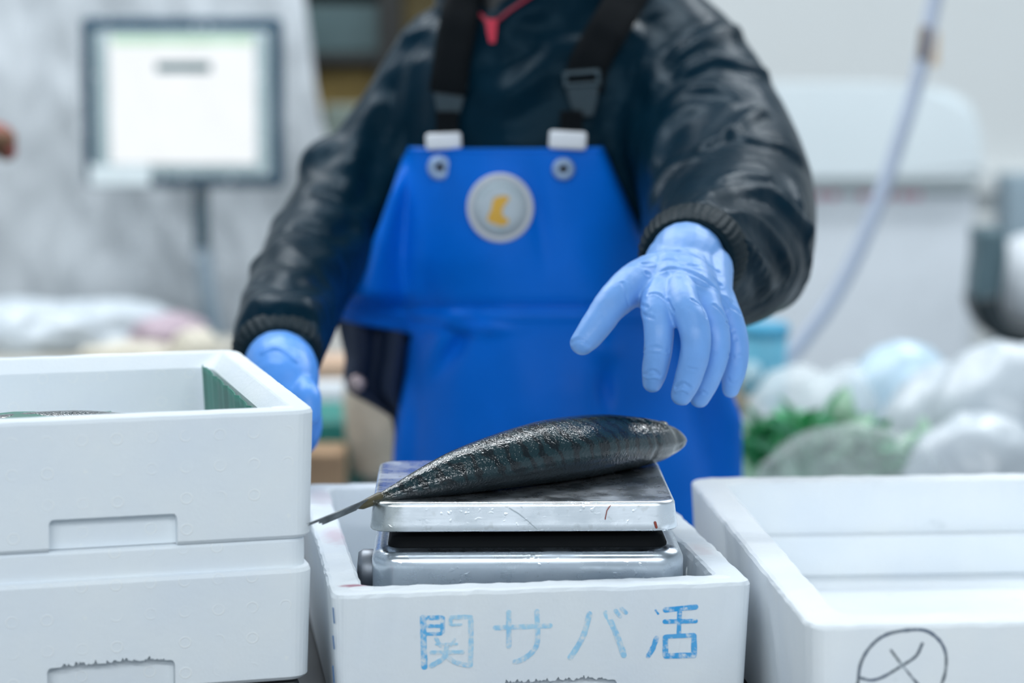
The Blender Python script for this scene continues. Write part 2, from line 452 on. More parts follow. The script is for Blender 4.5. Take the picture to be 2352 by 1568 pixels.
# upper and lower box of the left stack
PL = math.radians(15.7); cL = P(727, 938, 1.85); wL, dL = .56, .375
zt, zm = cL.z, P(727, 1236, 1.85).z
ex = Vector((math.cos(PL), math.sin(PL), 0))
cor = Vector((cL.x, cL.y, 0)) - ex*wL
cor2 = Vector((cL.x-.003, cL.y, 0)) - ex*wL
lower = foam_box('foam_box', (cor2.x, cor2.y, ZB+.0005), PL, wL, dL, zm-ZB-.001, .03, FOAM, taper=.003, neck=.023, rcorner=.018, rough_rim=.0002)
upper = foam_box('foam_box', (cor.x, cor.y, zm), PL, wL, dL, zt-zm, .03, FOAM, taper=.003, ledge=.012, rcorner=.018, rough_rim=.0003)
a = face_pt(upper, 112, 1190); b = face_pt(upper, 408, 1176); 
apply_bool(upper, [notch(upper, a.x, b.x, -.01, b.z, .014)])
a2 = face_pt(lower, 108, 1530); b2 = face_pt(lower, 403, 1512)
apply_bool(lower, [notch(lower, a2.x, b2.x, -.01, b2.z, .014, ragged=.006)])
rough_up(upper, zt-zm, .0003)
tag(upper, 'open white foam box at the left, on top of its stack, green sheet inside', 'box', 'white foam fish boxes')
o = box('dark_tray', (wL/2, dL/2, (ZL-ZB)/2), (wL-.02, dL-.02, ZB-ZL-.001), mat('dark_tray_plastic', (.012, .015, .018), rough=.5), None, bev=.005)
o.location = (cor2.x, cor2.y, ZB); o.rotation_euler = (0, 0, PL); tag(o, 'black plastic tray under the left stack of foam boxes', 'tray')
tag(lower, 'white foam box at the left, underneath the open box holding green sheet', 'box', 'white foam fish boxes')
# middle box
PM = math.radians(8.0); cM = P(762, 1366, 1.83)
mid = foam_box('foam_box', (cM.x, cM.y, ZL+.0005), PM, .3335, .47, cM.z-ZL, .026, FOAM_MID, taper=.005, rcorner=.012, rough_rim=.0011)
a = face_pt(mid, 1128, 1560); b = face_pt(mid, 1420, 1558)
apply_bool(mid, [notch(mid, a.x, b.x, -.01, b.z, .012, ragged=.006)])
rough_up(mid, cM.z-ZL, .0011)
tag(mid, 'white foam box with blue stamped characters, holding the weighing scale', 'box', 'white foam fish boxes')
# right box
zr = cM.z+.006; cR = PZ(1858, 1436, zr); bR = PZ(1583, 1097, zr)
dv = bR-cR; PR = math.atan2(-dv.x, dv.y)
right = foam_box('foam_box', (cR.x, cR.y, ZL+.0005), PR, .40, dv.length, zr-ZL, .03, FOAM_R, taper=.006, rcorner=.02, rough_rim=.0009, floor=.034)
rough_up(right, zr-ZL, .0009)
tag(right, 'empty white foam box at the right with a handwritten circled cross', 'box', 'white foam fish boxes')
# steps moulded along the inside back wall of the right box
bm = bmesh.new(); bx(bm, Vector((.20, dv.length-.036, .054)), (.325, .016, .04), None, .003)
o = obj('inner_step', bm, FOAM_R); o.parent = right
# pale raised ovals at the rim corners, added for the highlight on the bevel
def pad(parent, x, y, z, rx=.011, ry=.008):
    bm = bmesh.new(); lathe(bm, [(1, 0), (1, .4), (.85, .8), (.6, 1)], 20, Matrix.Translation((x, y, z)) @ Matrix.Diagonal((rx, ry, .0012, 1)))
    o = obj('bevel_highlight_pad', bm, FOAM_R, None, True); o.parent = parent
q = loc(upper, PZ(655, 942, zt)); pad(upper, q.x, .013, zt-zm-.0006, .010, .006)
pad(mid, .024, .017, cM.z-ZL-.0007); pad(mid, .3335-.024, .017, cM.z-ZL-.0007)
# drip ribs on the inner right wall of the middle box
for k in range(7):
    bm = bmesh.new(); zz = cM.z-ZL; yy = .06+.021*k
    sphere(bm, Vector((.3335-.0265, yy, zz-.020-.006*(k % 3))), .0016, 2, (1.0, 1.1, 3.6)); o = obj('rib', bm, FOAM_R, mid, True)

def ink(name, col, dens, scale=230):
    m = mat(name, col, rough=.5); n = N(m); b = m.node_tree.nodes['Principled BSDF']
    tc = n.new('ShaderNodeTexCoord'); v = tc.outputs['Object']
    f = n.ramp(n.noise(v, scale, 3, .6), dens-.12, dens+.12)
    big = n.ramp(n.noise(v, 38, 2), .35, .65)
    c = n.mix(n.math('MULTIPLY_ADD', big, .5, .0), (*col, 1), (col[0]+.22, col[1]+.2, col[2]+.06, 1))
    n.L.new(n.mix(f, c, (.72, .79, .84, 1)), b.inputs['Base Color']); return m
INK = ink('blue_stamp_ink', (.07, .42, .80), .56)
INK2 = ink('faint_blue_stamp_ink', (.30, .60, .85), .54)
INK3 = ink('strong_blue_stamp_ink', (.03, .36, .78), .60)
MARK = ink('black_marker_ink', (.09, .13, .20), .66, 120)
def lean_of(taper, h, r=.004):
    return lambda z: (taper-(taper*.5)*(z-.003)/(h*.5-.003)) if z < h*.5 else max(0, taper*.5*(h-r-z)/(h*.5-r))
def chars(strokes, m, parent, ox=900, oy=1340, sc_=2.94, name='stamped_character'):
    bm = bmesh.new()
    for k, (pts, w) in enumerate(strokes):
        L = []
        for u, v in pts:
            p = face_pt(parent, ox+u/sc_, oy+v/sc_); L.append((p.x, p.z))
        ribbon(bm, L, w/sc_/F*1.85*.94, y=-.00032-.00002*k, lean=lean_of(.005, cM.z-ZL) if parent is mid else lean_of(.006, zr-ZL))
    o = obj(name, bm, m, parent); return o
# taper makes the wall lean a hair: the strokes float 0.3 mm in front of it
chars([([(212, 232), (216, 400), (222, 565)], 46), ([(212, 232), (335, 230)], 36), ([(345, 232), (343, 325)], 32), ([(225, 288), (335, 288)], 28), ([(228, 342), (330, 340)], 30)], INK, mid)
o = chars([([(533, 228), (536, 400), (533, 555)], 38), ([(405, 228), (530, 226)], 34), ([(398, 230), (398, 272)], 26), ([(405, 280), (470, 278)], 18),
       ([(300, 372), (330, 425)], 26), ([(425, 378), (400, 420)], 20), ([(300, 412), (440, 410)], 18), ([(270, 468), (478, 465)], 30), ([(372, 430), (350, 505), (270, 558)], 36), ([(372, 492), (430, 535), (525, 558)], 36)], INK2, mid)
chars([([(700, 300), (900, 292), (1070, 286)], 38), ([(790, 195), (792, 425)], 38), ([(980, 190), (985, 390), (950, 465), (885, 515), (835, 532)], 40)], INK2, mid)
chars([([(1335, 205), (1300, 340), (1255, 430), (1208, 502)], 42), ([(1447, 200), (1490, 280), (1540, 400), (1570, 488)], 44), ([(1512, 184), (1543, 222)], 30), ([(1552, 168), (1583, 198)], 30)], INK2, mid)
chars([([(1782, 180), (1800, 205)], 16), ([(1790, 370), (1765, 440), (1735, 492)], 38), ([(1850, 178), (2052, 158)], 40), ([(1845, 258), (2052, 254)], 36), ([(1944, 180), (1940, 335)], 34),
       ([(1850, 365), (1850, 485)], 42), ([(1855, 492), (2042, 487)], 42), ([(2043, 355), (2045, 480)], 42), ([(1855, 360), (2040, 350)], 34)], INK3, mid)
chars([([(1163, 1580), (1180, 1450), (1240, 1340), (1340, 1262), (1480, 1232), (1590, 1236), (1670, 1290), (1716, 1370), (1722, 1470), (1700, 1568), (1640, 1680), (1480, 1760), (1300, 1745), (1195, 1680), (1163, 1580)], 20)],
      MARK, right, 1550, 1000, 2.761, 'marker_circle')
chars([([(1570, 1320), (1530, 1400), (1440, 1462), (1330, 1530), (1250, 1555), (1180, 1540)], 19), ([(1372, 1362), (1440, 1452), (1560, 1600)], 15)], MARK, right, 1550, 1000, 2.761, 'marker_cross')
# thin blue pen line down the left corner of the middle box
bm = bmesh.new()
for (v0, v1) in ((1395, 1430), (1460, 1490), (1530, 1568)):
    p0 = face_pt(mid, 766, v0, .003); p1 = face_pt(mid, 769, v1, .003)
    tube(bm, [(p0.x-.0004, .0016+lean_of(.005, cM.z-ZL)(p0.z), p0.z), (p1.x-.0004, .0018+lean_of(.005, cM.z-ZL)(p1.z), p1.z)], .0005, 6)
obj('pen_line', bm, mat('dark_blue_pen', (.05, .15, .35)), mid)

# green sheets and fish in the open left box
GREEN = mat('green_sheet', (.0, .19, .135), rough=.45, noise_amt=.35, noise_scale=25, stretch=(1, 1, .12))
hU = zt-zm
def sheet(name, rows, m, parent, thick=.0012):
    bm = bmesh.new(); V = [[bm.verts.new(p) for p in r] for r in rows]
    for A, B in zip(V, V[1:]):
        for k in range(len(A)-1): bm.faces.new((A[k], A[k+1], B[k+1], B[k]))
    o = obj(name, bm, m, parent, True)
    s = o.modifiers.new('s', 'SOLIDIFY'); s.thickness = thick; s.offset = 0
    return o
# standing along the right inner wall: top edge runs from high at the back to low at the front
rows = []
for i in range(13):
    f = i/12; r = []
    for k in range(25):
        g = k/24; y = .045+.285*g
        ztop = hU-.007+.0008*math.sin(g*31)
        zz = .021+(ztop-.021)*f
        r.append((wL-.036-.004*f-.0012*math.sin(g*60)*f, y, zz))
    rows.append(r)
o = sheet('green_liner_sheet', rows, GREEN, None); o.location = upper.location; o.rotation_euler = upper.rotation_euler
tag(o, 'dark green paper sheet standing against the inner wall of the left foam box', 'paper')
GS = P(40, 950, 1.95).z - zm - .010; GX = loc(upper, P(45, 950, 1.95)).x-.12
rows = []
for i in range(9):
    r = []
    for k in range(13):
        x = GX+.20*k/12; y = .11+.11*i/8; r.append((x, y, GS+.010*math.exp(-((x-GX-.12)/.05)**2)*math.sin(math.pi*i/8)))
    rows.append(r)
o = sheet('green_liner_sheet', rows, GREEN, None); o.location = upper.location; o.rotation_euler = upper.rotation_euler
tag(o, 'green paper sheet lying over the contents at the far left of the box', 'paper')

# ------------------------------------------------------------ weighing scale
SK = 1.0205
zp = P(862, 1153, 1.873*SK).z
fl, fr_, bl, br_ = PZ(862, 1153, zp), PZ(1553, 1153, zp), PZ(873, 1051, zp), PZ(1507, 1061, zp)
pw = ((fr_-fl).length+(br_-bl).length)/2*1.0; pd = ((bl-fl).length+(br_-fr_).length)/2
ang = math.radians(1.2)
sc_e = empty('weighing_scale', (0, 0, 0))
cen = (fl+fr_+bl+br_)/4
sc_e.location = (cen.x, cen.y, ZL+.021); sc_e.rotation_euler = (0, 0, ang)
S0 = sc_e.location.z
def rings_obj(name, prof, w, d, r, m, cap_first=True, cap_last=True, sn=6, ox=0, oy=0):
    bm = bmesh.new(); R = []
    for off, z in prof:
        R.append([bm.verts.new((x-w/2+ox, y-d/2+oy, z)) for x, y in rrect(w, d, r, off, 8, sn)])
    n = len(R[0])
    for A, B in zip(R, R[1:]):
        for k in range(n): bm.faces.new((A[k], A[(k+1) % n], B[(k+1) % n], B[k]))
    if cap_first: bm.faces.new(R[0][::-1])
    if cap_last: bm.faces.new(R[-1])
    return obj(name, bm, m, sc_e, True)
zb = P(875, 1222, 1.868*SK).z - S0; zpt = zp - S0
def arc(o0, z0, r, k=6, inward=1):
    """quarter round from the side (offset o0) to the top z0"""
    return [(o0+inward*r*(1-math.cos(math.radians(90*i/k))), z0-r+r*math.sin(math.radians(90*i/k))) for i in range(k+1)]
pan = rings_obj('weighing_pan', [(.006, zb+.006), (.0015, zb+.004), (-.0008, zb+.0005), (-.0022, zb), (-.0032, zb+.0014)]
                + [(-.003+.0022*i/4, zb+.0014+(zpt-zb-.005)*i/4) for i in range(1, 4)] + arc(-.0008, zpt, .0036) + [(.006, zpt), (.010, zpt-.0004), (.04, zpt-.0005)], pw, pd, .017, STEEL)
sm = pan.modifiers.new('w', 'WEIGHTED_NORMAL'); sm.keep_sharp = True
zs = P(1200, 1263, 1.868*SK).z - S0
bw, bd = pw+.008, pd+.02
base = rings_obj('scale_base', [(.004, 0), (0, .004)] + [(0, .02), (-.0005, zs-.014)] + arc(-.0005, zs, .0105) + [(.0135, zs+.0008), (.019, zs+.006), (.022, zs+.0078), (.03, zs+.008)], bw, bd, .022, STEEL_BASE, ox=.003, oy=-.001)
for sx in (-.07, .075):
    for sy in (-.05, .05):
        bm = bmesh.new(); tube(bm, [(sx, sy, zs+.004), (sx, sy, zb+.010)], .011, 16, round_caps=False); obj('pan_support', bm, BLACK, sc_e, True)
box('pan_underframe', (0, 0, zb+.0095), (pw-.03, pd-.03, .006), BLACK, sc_e, bev=.001)
GASK = mat('black_gasket', (.004, .005, .006), rough=.7, spec=.08)
rings_obj('top_gasket', [(.0125, zs+.0002), (.0125, zs+.0022), (.016, zs+.008), (.022, zs+.0102), (.04, zs+.0105)], bw, bd, .022, GASK, ox=.003, oy=-.001)
for sx in (-1, 1):
    for sy in (-1, 1):
        bm = bmesh.new(); lathe(bm, [(.009, -.0205), (.010, -.018), (.010, -.004), (.006, 0), (.004, .004)], 16, Matrix.Translation((sx*(bw/2-.025), sy*(bd/2-.025), 0))); obj('foot', bm, BLACK, sc_e, True)
bm = bmesh.new()
lathe(bm, [(.004, -.012), (.016, -.011), (.0175, -.009), (.0175, .004), (.015, .008), (.006, .009)], 28,
      Matrix.Translation((-bw/2-.002, -bd/2+.060, zs-.028)) @ Matrix.Rotation(-math.pi/2, 4, 'Y'))
obj('side_knob', bm, steel_mat('dull_steel', (.25, .27, .30), .4), sc_e, True)
# a hair and a red streak stuck to the pan's skirt
def on_skirt(px, py): 
    v = P(px, py, 1.866*SK); q = Matrix.LocRotScale(sc_e.location, sc_e.rotation_euler, None).inverted() @ v
    return Vector((q.x, -pd/2-.0034, q.z))
bm = bmesh.new(); tube(bm, [on_skirt(*p) for p in ((1170, 1168), (1190, 1180), (1215, 1200), (1234, 1218))], .00028, 6); obj('stray_fibre', bm, GREYW, sc_e, True)
BLOOD = mat('dried_blood', (.28, .05, .03), rough=.5)
for L_, r_ in ((((1403, 1163), (1395, 1175), (1391, 1195)), .0004), (((1506, 1203), (1509, 1214)), .0011)):
    bm = bmesh.new(); tube(bm, [on_skirt(*p) for p in L_], r_, 6); obj('red_streak', bm, BLOOD, sc_e, True)
tag(sc_e, 'stainless steel weighing scale with square pan, sunk in the stamped foam box', 'scale')

# ------------------------------------------------------------ mackerel
def fish_mat():
    m = mat('mackerel_skin', (.01, .03, .035), rough=.30, spec=.10, coat=1.0)
    n = N(m); b = m.node_tree.nodes['Principled BSDF']
    at = n.new('ShaderNodeAttribute', attribute_name='along'); lat = n.new('ShaderNodeAttribute', attribute_name='around')
    tc = n.new('ShaderNodeTexCoord'); v = tc.outputs['Object']
    wob = n.noise(v, 55, 3)
    s = n.math('SINE', n.math('ADD', n.math('MULTIPLY', at.outputs['Fac'], 150.0), n.math('ADD', n.math('MULTIPLY', wob, 14.0), n.math('MULTIPLY', lat.outputs['Fac'], 9.0))))
    st = n.ramp(s, -.1, .7)
    back = n.mix(st, (.006, .025, .032, 1), (.0015, .006, .009, 1))
    belly = n.mix(n.noise(v, 60, 3), (.004, .007, .009, 1), (.012, .018, .022, 1))
    body = n.mix(n.ramp(lat.outputs['Fac'], .50, .62), back, belly)
    head = n.mix(n.ramp(n.noise(v, 90, 3), .3, .7), (.050, .062, .066, 1), (.022, .032, .038, 1))
    crown = n.mix(n.ramp(lat.outputs['Fac'], .20, .32), (.008, .011, .012, 1), head)
    col = n.mix(n.ramp(at.outputs['Fac'], .175, .135), body, crown)
    snout = n.mix(n.ramp(at.outputs['Fac'], .05, .0), col, (.22, .26, .28, 1))
    tail = n.mix(n.ramp(at.outputs['Fac'], .93, .99), snout, (.05, .05, .035, 1))
    n.L.new(tail, b.inputs['Base Color'])
    h = n.math('ADD', n.math('MULTIPLY', n.ramp(n.noise(v, 420, 2), .45, .75), 1.0), n.math('MULTIPLY', n.noise(v, 120, 2), .8))
    vo = n.new('ShaderNodeTexVoronoi'); vo.inputs['Scale'].default_value = 520; n.L.new(v, vo.inputs['Vector'])
    h = n.math('ADD', h, n.math('MULTIPLY', vo.outputs['Distance'], .8))
    bp = n.new('ShaderNodeBump'); bp.inputs['Strength'].default_value = .6; bp.inputs['Distance'].default_value = .0006
    n.L.new(h, bp.inputs['Height']); n.L.new(bp.outputs[0], b.inputs['Normal'])
    bp.inputs['Strength'].default_value = .25
    b2 = n.new('ShaderNodeBump'); b2.inputs['Strength'].default_value = .34; b2.inputs['Distance'].default_value = .0006
    n.L.new(h, b2.inputs['Height']); n.L.new(b2.outputs[0], b.inputs['Coat Normal'])
    n.L.new(n.ramp(at.outputs['Fac'], 0, 1), b.inputs['Metallic']) if False else None
    setp(b, 'Metallic', .0)
    return m
FISH = fish_mat()
FIN = mat('grey_fin', (.20, .23, .25), rough=.35, noise_amt=.6, noise_scale=60, stretch=(1, 1, 1))
FINY = mat('yellowish_fin_root', (.10, .085, .04), rough=.4, noise_amt=.5, noise_scale=80)
EYE = mat('fish_eye', (.01, .01, .012), rough=.08); EYER = mat('fish_eye_ring', (.35, .33, .22), rough=.2, metal=.5)
st = [ # px, top, bottom, Y contact, half depth
 (1570, 1006, 1016, 2.070, .004), (1560, 995, 1025, 2.066, .010), (1540, 979, 1041, 2.058, .016), (1510, 967, 1056, 2.048, .022), (1478, 960, 1066, 2.034, .026),
 (1440, 955, 1075, 2.018, .029), (1390, 951.5, 1085, 1.998, .031), (1330, 955, 1097, 1.975, .032), (1250, 968, 1108, 1.950, .031), (1150, 998, 1121, 1.925, .028),
 (1050, 1036, 1135, 1.905, .021), (960, 1083, 1146, 1.893, .013), (910, 1112, 1152, 1.888, .008), (878, 1130, 1157, 1.884, .0052), (850, 1143, 1163, 1.877, .0045)]
cps = []
for (px, tp, bt, Y, b) in st:
    Y *= SK; Yc = Y + b*.35
    c = P(px, (tp+bt)/2, Yc); a = (P(px, tp, Yc).z - P(px, bt, Yc).z)/2
    cps.append((c.x, c.y, c.z, a, b))
sp = spline(cps, 8)
nr = len(sp); cumul = [0]
for i in range(1, nr): cumul.append(cumul[-1]+np.linalg.norm(sp[i][:3]-sp[i-1][:3]))
fish_org = Vector(sp[nr//2][:3])
bm = bmesh.new(); al = bm.verts.layers.float.new('along'); ar = bm.verts.layers.float.new('around')
ptsF = [Vector(s[:3]) for s in sp]; SEG = 48; rings = []
for i, s in enumerate(sp):
    t = (ptsF[min(i+1, nr-1)]-ptsF[max(i-1, 0)]).normalized()
    side = t.cross(Vector((0, 0, 1))).normalized()
    if side.y > 0: side = -side           # towards the camera: the dark back of the fish
    up = side.cross(t).normalized(); up = up if up.z > 0 else -up
    f = cumul[i]/cumul[-1]; ring = []
    for k in range(SEG):
        th = 2*math.pi*k/SEG; ca, sa = math.cos(th), math.sin(th)
        # th=0 straight up (flank), th=90 towards the camera
        ry = s[4]*(1.0 + .10*max(0, sa)**4); rz = s[3]
        r_s = abs(sa)**.92*(1 if sa > 0 else -1)
        p = ptsF[i] + up*(ca*rz) + side*(r_s*ry)
        # gill cover edge, and the long groove where the folded dorsal fin lies
        g = -.0013*math.exp(-((f-(.17+.02*sa))/.004)**2) if f < .3 else 0
        phi = math.degrees(th)
        if .2 < f < .8 and 0 < phi < 180: g -= .0016*math.exp(-((phi-96-18*math.sin((f-.2)*4))/7)**2)*math.sin((f-.2)/.6*math.pi)
        if .04 < f < .2 and 0 < phi < 180: g -= .0012*math.exp(-((phi-105)/8)**2)
        if f < .05: g -= .0008*math.exp(-((phi-100)/9)**2)
        p += (up*ca+side*sa)*g
        vtx = bm.verts.new(p-fish_org); vtx[al] = f; vtx[ar] = (phi if phi <= 180 else 360-phi)/180 if sa >= 0 else 1-(360-phi)/180*.0
        ring.append(vtx)
    rings.append(ring)
for A, B in zip(rings, rings[1:]):
    for k in range(SEG): bm.faces.new((A[k], A[(k+1) % SEG], B[(k+1) % SEG], B[k]))
bm.faces.new(rings[0][::-1]); bm.faces.new(rings[-1])
fish = empty('mackerel', fish_org)
obj('fish_body', bm, FISH, fish, True)
# tail fin: two swept lobes with rays, hanging past the corner of the pan
def fan(name, root, tips, m, mid_back=.35, thick=.0009, n=12):
    """a fin whose rays run from root to a row of tips"""
    bm = bmesh.new(); R = []
    for j in range(7):
        g = j/6; row = []
        for k in range(n+1):
            f = k/n; tip = tips[0].lerp(tips[1], f); base_ = root[0].lerp(root[1], f)
            if name == 'tail_lobe': tip = tips[0].lerp(tips[1], f**1.3) + Vector((0, 0, -.0015*math.sin(f*9)))
            p = base_.lerp(tip, g*(1-.06*(k % 2)*(g > .8))) + Vector((0, 0, .0005*(k % 2)))
            row.append(bm.verts.new(p-fish_org))
        R.append(row)
    for A, B in zip(R, R[1:]):
        for k in range(n): bm.faces.new((A[k], A[k+1], B[k+1], B[k]))
    o = obj(name, bm, m, fish, False); s = o.modifiers.new('s', 'SOLIDIFY'); s.thickness = thick; s.offset = 0
    return o
ped = P(862, 1149, 1.876*SK)
fan('tail_lobe', (P(846, 1146, 1.873*SK), P(818, 1171, 1.866*SK)), (P(704, 1203, 1.80*SK), P(748, 1200, 1.825*SK)), FIN, n=14)
fan('tail_lobe', (P(850, 1150, 1.880*SK), P(832, 1158, 1.882*SK)), (P(752, 1186, 1.95*SK), P(812, 1166, 1.90*SK)), FIN, n=12)
bm = bmesh.new(); tube(bm, [P(872, 1143, 1.884*SK)-fish_org, P(850, 1152, 1.878*SK)-fish_org, P(832, 1160, 1.872*SK)-fish_org, P(818, 1164, 1.868*SK)-fish_org], [.0048, .0040, .0034, .0015], 12)
obj('tail_root', bm, FINY, fish, True)
# pectoral fin folded on the upper flank, and finlets before the tail
def finlet(px, py, Y, L=12):
    bm = bmesh.new(); Y *= SK; a = P(px, py, Y)-fish_org; b = P(px-L, py+3, Y-.004)-fish_org; c = P(px-L*.2, py+4, Y)-fish_org
    vs = [bm.verts.new(v) for v in (a, b, c)]; bm.faces.new(vs)
    o = obj('finlet', bm, FIN, fish); s = o.modifiers.new('s', 'SOLIDIFY'); s.thickness = .0006; s.offset = 0
for i, (px, py) in enumerate(((1010, 1108), (985, 1118), (960, 1124), (935, 1131), (912, 1138))): finlet(px, py, 1.893-.012-.00012*i)
rows = []
e0, e1 = P(1448, 998, 1.996*SK), P(1395, 1004, 1.978*SK)
for j in range(5):
    rows.append([e0.lerp(e1, k/8) - fish_org + Vector((0, 0, -.006*(j/4)*math.sin(math.pi*min(1, k/8+.25)))) + Vector((0, -.001*j/4, .0008)) for k in range(9)])
sheet('pectoral_fin', rows, FISH, fish, .0007)
for i_, sgn in ((0, 1), (1, -1)):
    s = sp[22]; pc = Vector(s[:3])-fish_org+Vector((0, .002, sgn*(s[3]-.0022)))
    bm = bmesh.new(); sphere(bm, pc, .0062, 3, (1, 1, .5)); e = obj('eye', bm, EYER, fish, True)
    bm = bmesh.new(); sphere(bm, pc+Vector((0, 0, sgn*.0012)), .0035, 2, (1, 1, .62)); obj('pupil', bm, EYE, e, True)
tag(fish, 'whole dark blue-green mackerel lying across the steel pan, tail over the corner', 'fish')
# a second fish down inside the left box: only its back breaks the rim line
f2 = fish.copy(); COL.objects.link(f2)
for ch in list(fish.children):
    c = ch.copy(); COL.objects.link(c); c.parent = f2
    for g in ch.children: d = g.copy(); COL.objects.link(d); d.parent = c
pf = P(285, 936, 2.0); f2.location = (pf.x, pf.y, pf.z-.0325); f2.rotation_euler = (0, math.radians(14), math.radians(-4))
tag(f2, 'grey-backed fish lying inside the open left foam box, barely above its edge', 'fish')

# ------------------------------------------------------------ the worker
ROWS = [(-70, 1190, 110, 2.86, .085), (-20, 1235, 165, 2.85, .10), (20, 1275, 235, 2.845, .115), (70, 1290, 310, 2.84, .13), (150, 1285, 350, 2.83, .14), (350, 1260, 345, 2.82, .145),
        (600, 1235, 335, 2.82, .145), (760, 1240, 325, 2.82, .145), (900, 1275, 345, 2.82, .15), (1200, 1300, 380, 2.82, .155), (1500, 1300, 390, 2.82, .155)]
def row_at(py):
    R = ROWS
    if py <= R[0][0]: return R[0][1:]
    for a, b in zip(R, R[1:]):
        if py <= b[0]:
            f = (py-a[0])/(b[0]-a[0]); return tuple(a[i]*(1-f)+b[i]*f for i in range(1, 5))
    return R[-1][1:]
def torso_front(px, py):
    cx, hw, Yc, hd = row_at(py); t = max(-.93, min(.93, (px-cx)/hw))
    return Yc - hd*math.sqrt(1-abs(t)**2.4)
bm = bmesh.new(); rings = []
for k in range(60):
    py = -70 + 1450*k/59; cx, hw, Yc, hd = row_at(py); c = P(cx, py, Yc); w = hw/F*Yc
    ring = []
    for j in range(48):
        a = 2*math.pi*j/48; ca, sa = math.cos(a), math.sin(a)
        ring.append(bm.verts.new((c.x+w*abs(ca)**.9*(1 if ca > 0 else -1), c.y+hd*abs(sa)**.9*(1 if sa > 0 else -1), c.z)))
    rings.append(ring)
for A, B in zip(rings, rings[1:]):
    for j in range(48): bm.faces.new((A[j], A[(j+1) % 48], B[(j+1) % 48], B[j]))
bm.faces.new(rings[0][::-1]); bm.faces.new(rings[-1])
def ptube(bm, L, seg=28, n=5):
    q = spline([(*P(px, py, Y), r) for px, py, Y, r in L], n)
    tube(bm, [Vector(v[:3]) for v in q], [v[3] for v in q], seg)
# photo-left sleeve
LARM = [(1050, 165, 2.86, .080), (968, 282, 2.84, .075), (852, 412, 2.80, .066), (752, 540, 2.71, .059), (685, 670, 2.56, .053), (648, 770, 2.42, .049), (640, 815, 2.38, .044)]
ptube(bm, LARM)
# bulges of loose cloth
for (px, py, Y, r) in ((768, 395, 2.78, .043), (760, 430, 2.76, .038), (676, 535, 2.68, .030), (625, 625, 2.58, .026), (600, 700, 2.50, .024), (575, 770, 2.43, .02)):
    sphere(bm, P(px, py, Y), r, 3)
# photo-right sleeve: upper arm out to the elbow, forearm forward to the wrist
HO = .045
RARM = [(1500, 115, 2.83, .085), (1560, 190, 2.79, .090), (1625, 320, 2.70, .092), (1668, 440, 2.60, .093), (1674, 530, 2.50, .090), (1668, 572, 2.41, .080), (1632, 585, 2.31, .060), (1598, 588, 2.235, .048)]
ptube(bm, RARM, 36)
for (px, py, Y, r) in ((1610, 130, 2.80, .052), (1650, 180, 2.78, .045), (1760, 620, 2.46, .045), (1705, 655, 2.40, .034)):
    sphere(bm, P(px, py, Y), r, 3)
# hood / collar roll lying on the shoulders
ptube(bm, [(1060, 25, 2.77, .020), (1120, 75, 2.735, .014), (1170, 60, 2.73, .018), (1260, 15, 2.745, .026), (1380, 0, 2.77, .030), (1490, -20, 2.82, .032)], 20)
ptube(bm, [(1060, 10, 2.80, .022), (1050, -40, 2.84, .03), (1100, -90, 2.88, .034)], 20)
jm = remesh(bm, .0065, 5)
RID = [
 ([(1615, 338), (1650, 318), (1690, 292), (1745, 255)], .0055, .010), ([(1680, 305), (1715, 322), (1760, 330), (1800, 340), (1838, 368)], .0055, .009),
 ([(1655, 418), (1690, 404), (1730, 402), (1765, 405)], .005, .008), ([(1605, 475), (1650, 448), (1710, 438), (1770, 448), (1810, 480), (1850, 530)], .007, .012),
 ([(1625, 482), (1680, 488), (1740, 510), (1785, 560), (1812, 630)], .0055, .009), ([(1580, 495), (1640, 510), (1700, 555), (1740, 610), (1765, 670)], .005, .008),
 ([(1820, 420), (1845, 500), (1858, 580), (1850, 640)], .006, .006), ([(1700, 560), (1750, 600), (1790, 650)], .005, .007),
 ([(1560, 130), (1620, 90), (1690, 70)], .008, .009), ([(1575, 165), (1640, 135), (1700, 150), (1755, 170)], .007, .009), ([(1540, 240), (1610, 200), (1690, 215)], .008, .006),
 ([(1500, 380), (1520, 300), (1580, 250)], .010, .008), ([(1500, 450), (1530, 400), (1590, 370)], .010, .006), ([(1430, 150), (1440, 260), (1450, 360)], .010, .006),
 ([(1520, 480), (1535, 430), (1560, 400)], .006, .006), ([(1390, 60), (1470, 100), (1500, 200)], .010, .007),
 ([(1110, 200), (1150, 230), (1200, 190), (1260, 130)], .010, .007), ([(1200, 60), (1300, 70), (1400, 50)], .008, -.006), ([(1130, 150), (1180, 140), (1230, 120)], .012, -.008), ([(1160, 320), (1170, 250), (1220, 200)], .012, .004),
 ([(860, 250), (830, 300), (800, 380)], .010, .007), ([(900, 200), (880, 300), (850, 420)], .010, -.006), ([(950, 150), (930, 260), (900, 330)], .010, .006),
 ([(700, 520), (760, 540), (810, 520)], .008, -.008), ([(640, 560), (700, 600), (770, 600)], .010, .007), ([(600, 640), (660, 660), (740, 650)], .008, -.006), ([(590, 690), (650, 700), (730, 700)], .010, .006),
 ([(570, 740), (620, 750), (700, 735)], .008, -.006), ([(880, 110), (930, 85), (1000, 60)], .006, .006), ([(740, 440), (800, 470), (850, 440)], .008, -.007)]
folds(jm, RID, .0012, 8, wmul=1.25, hmul=.72)
tag_person = None
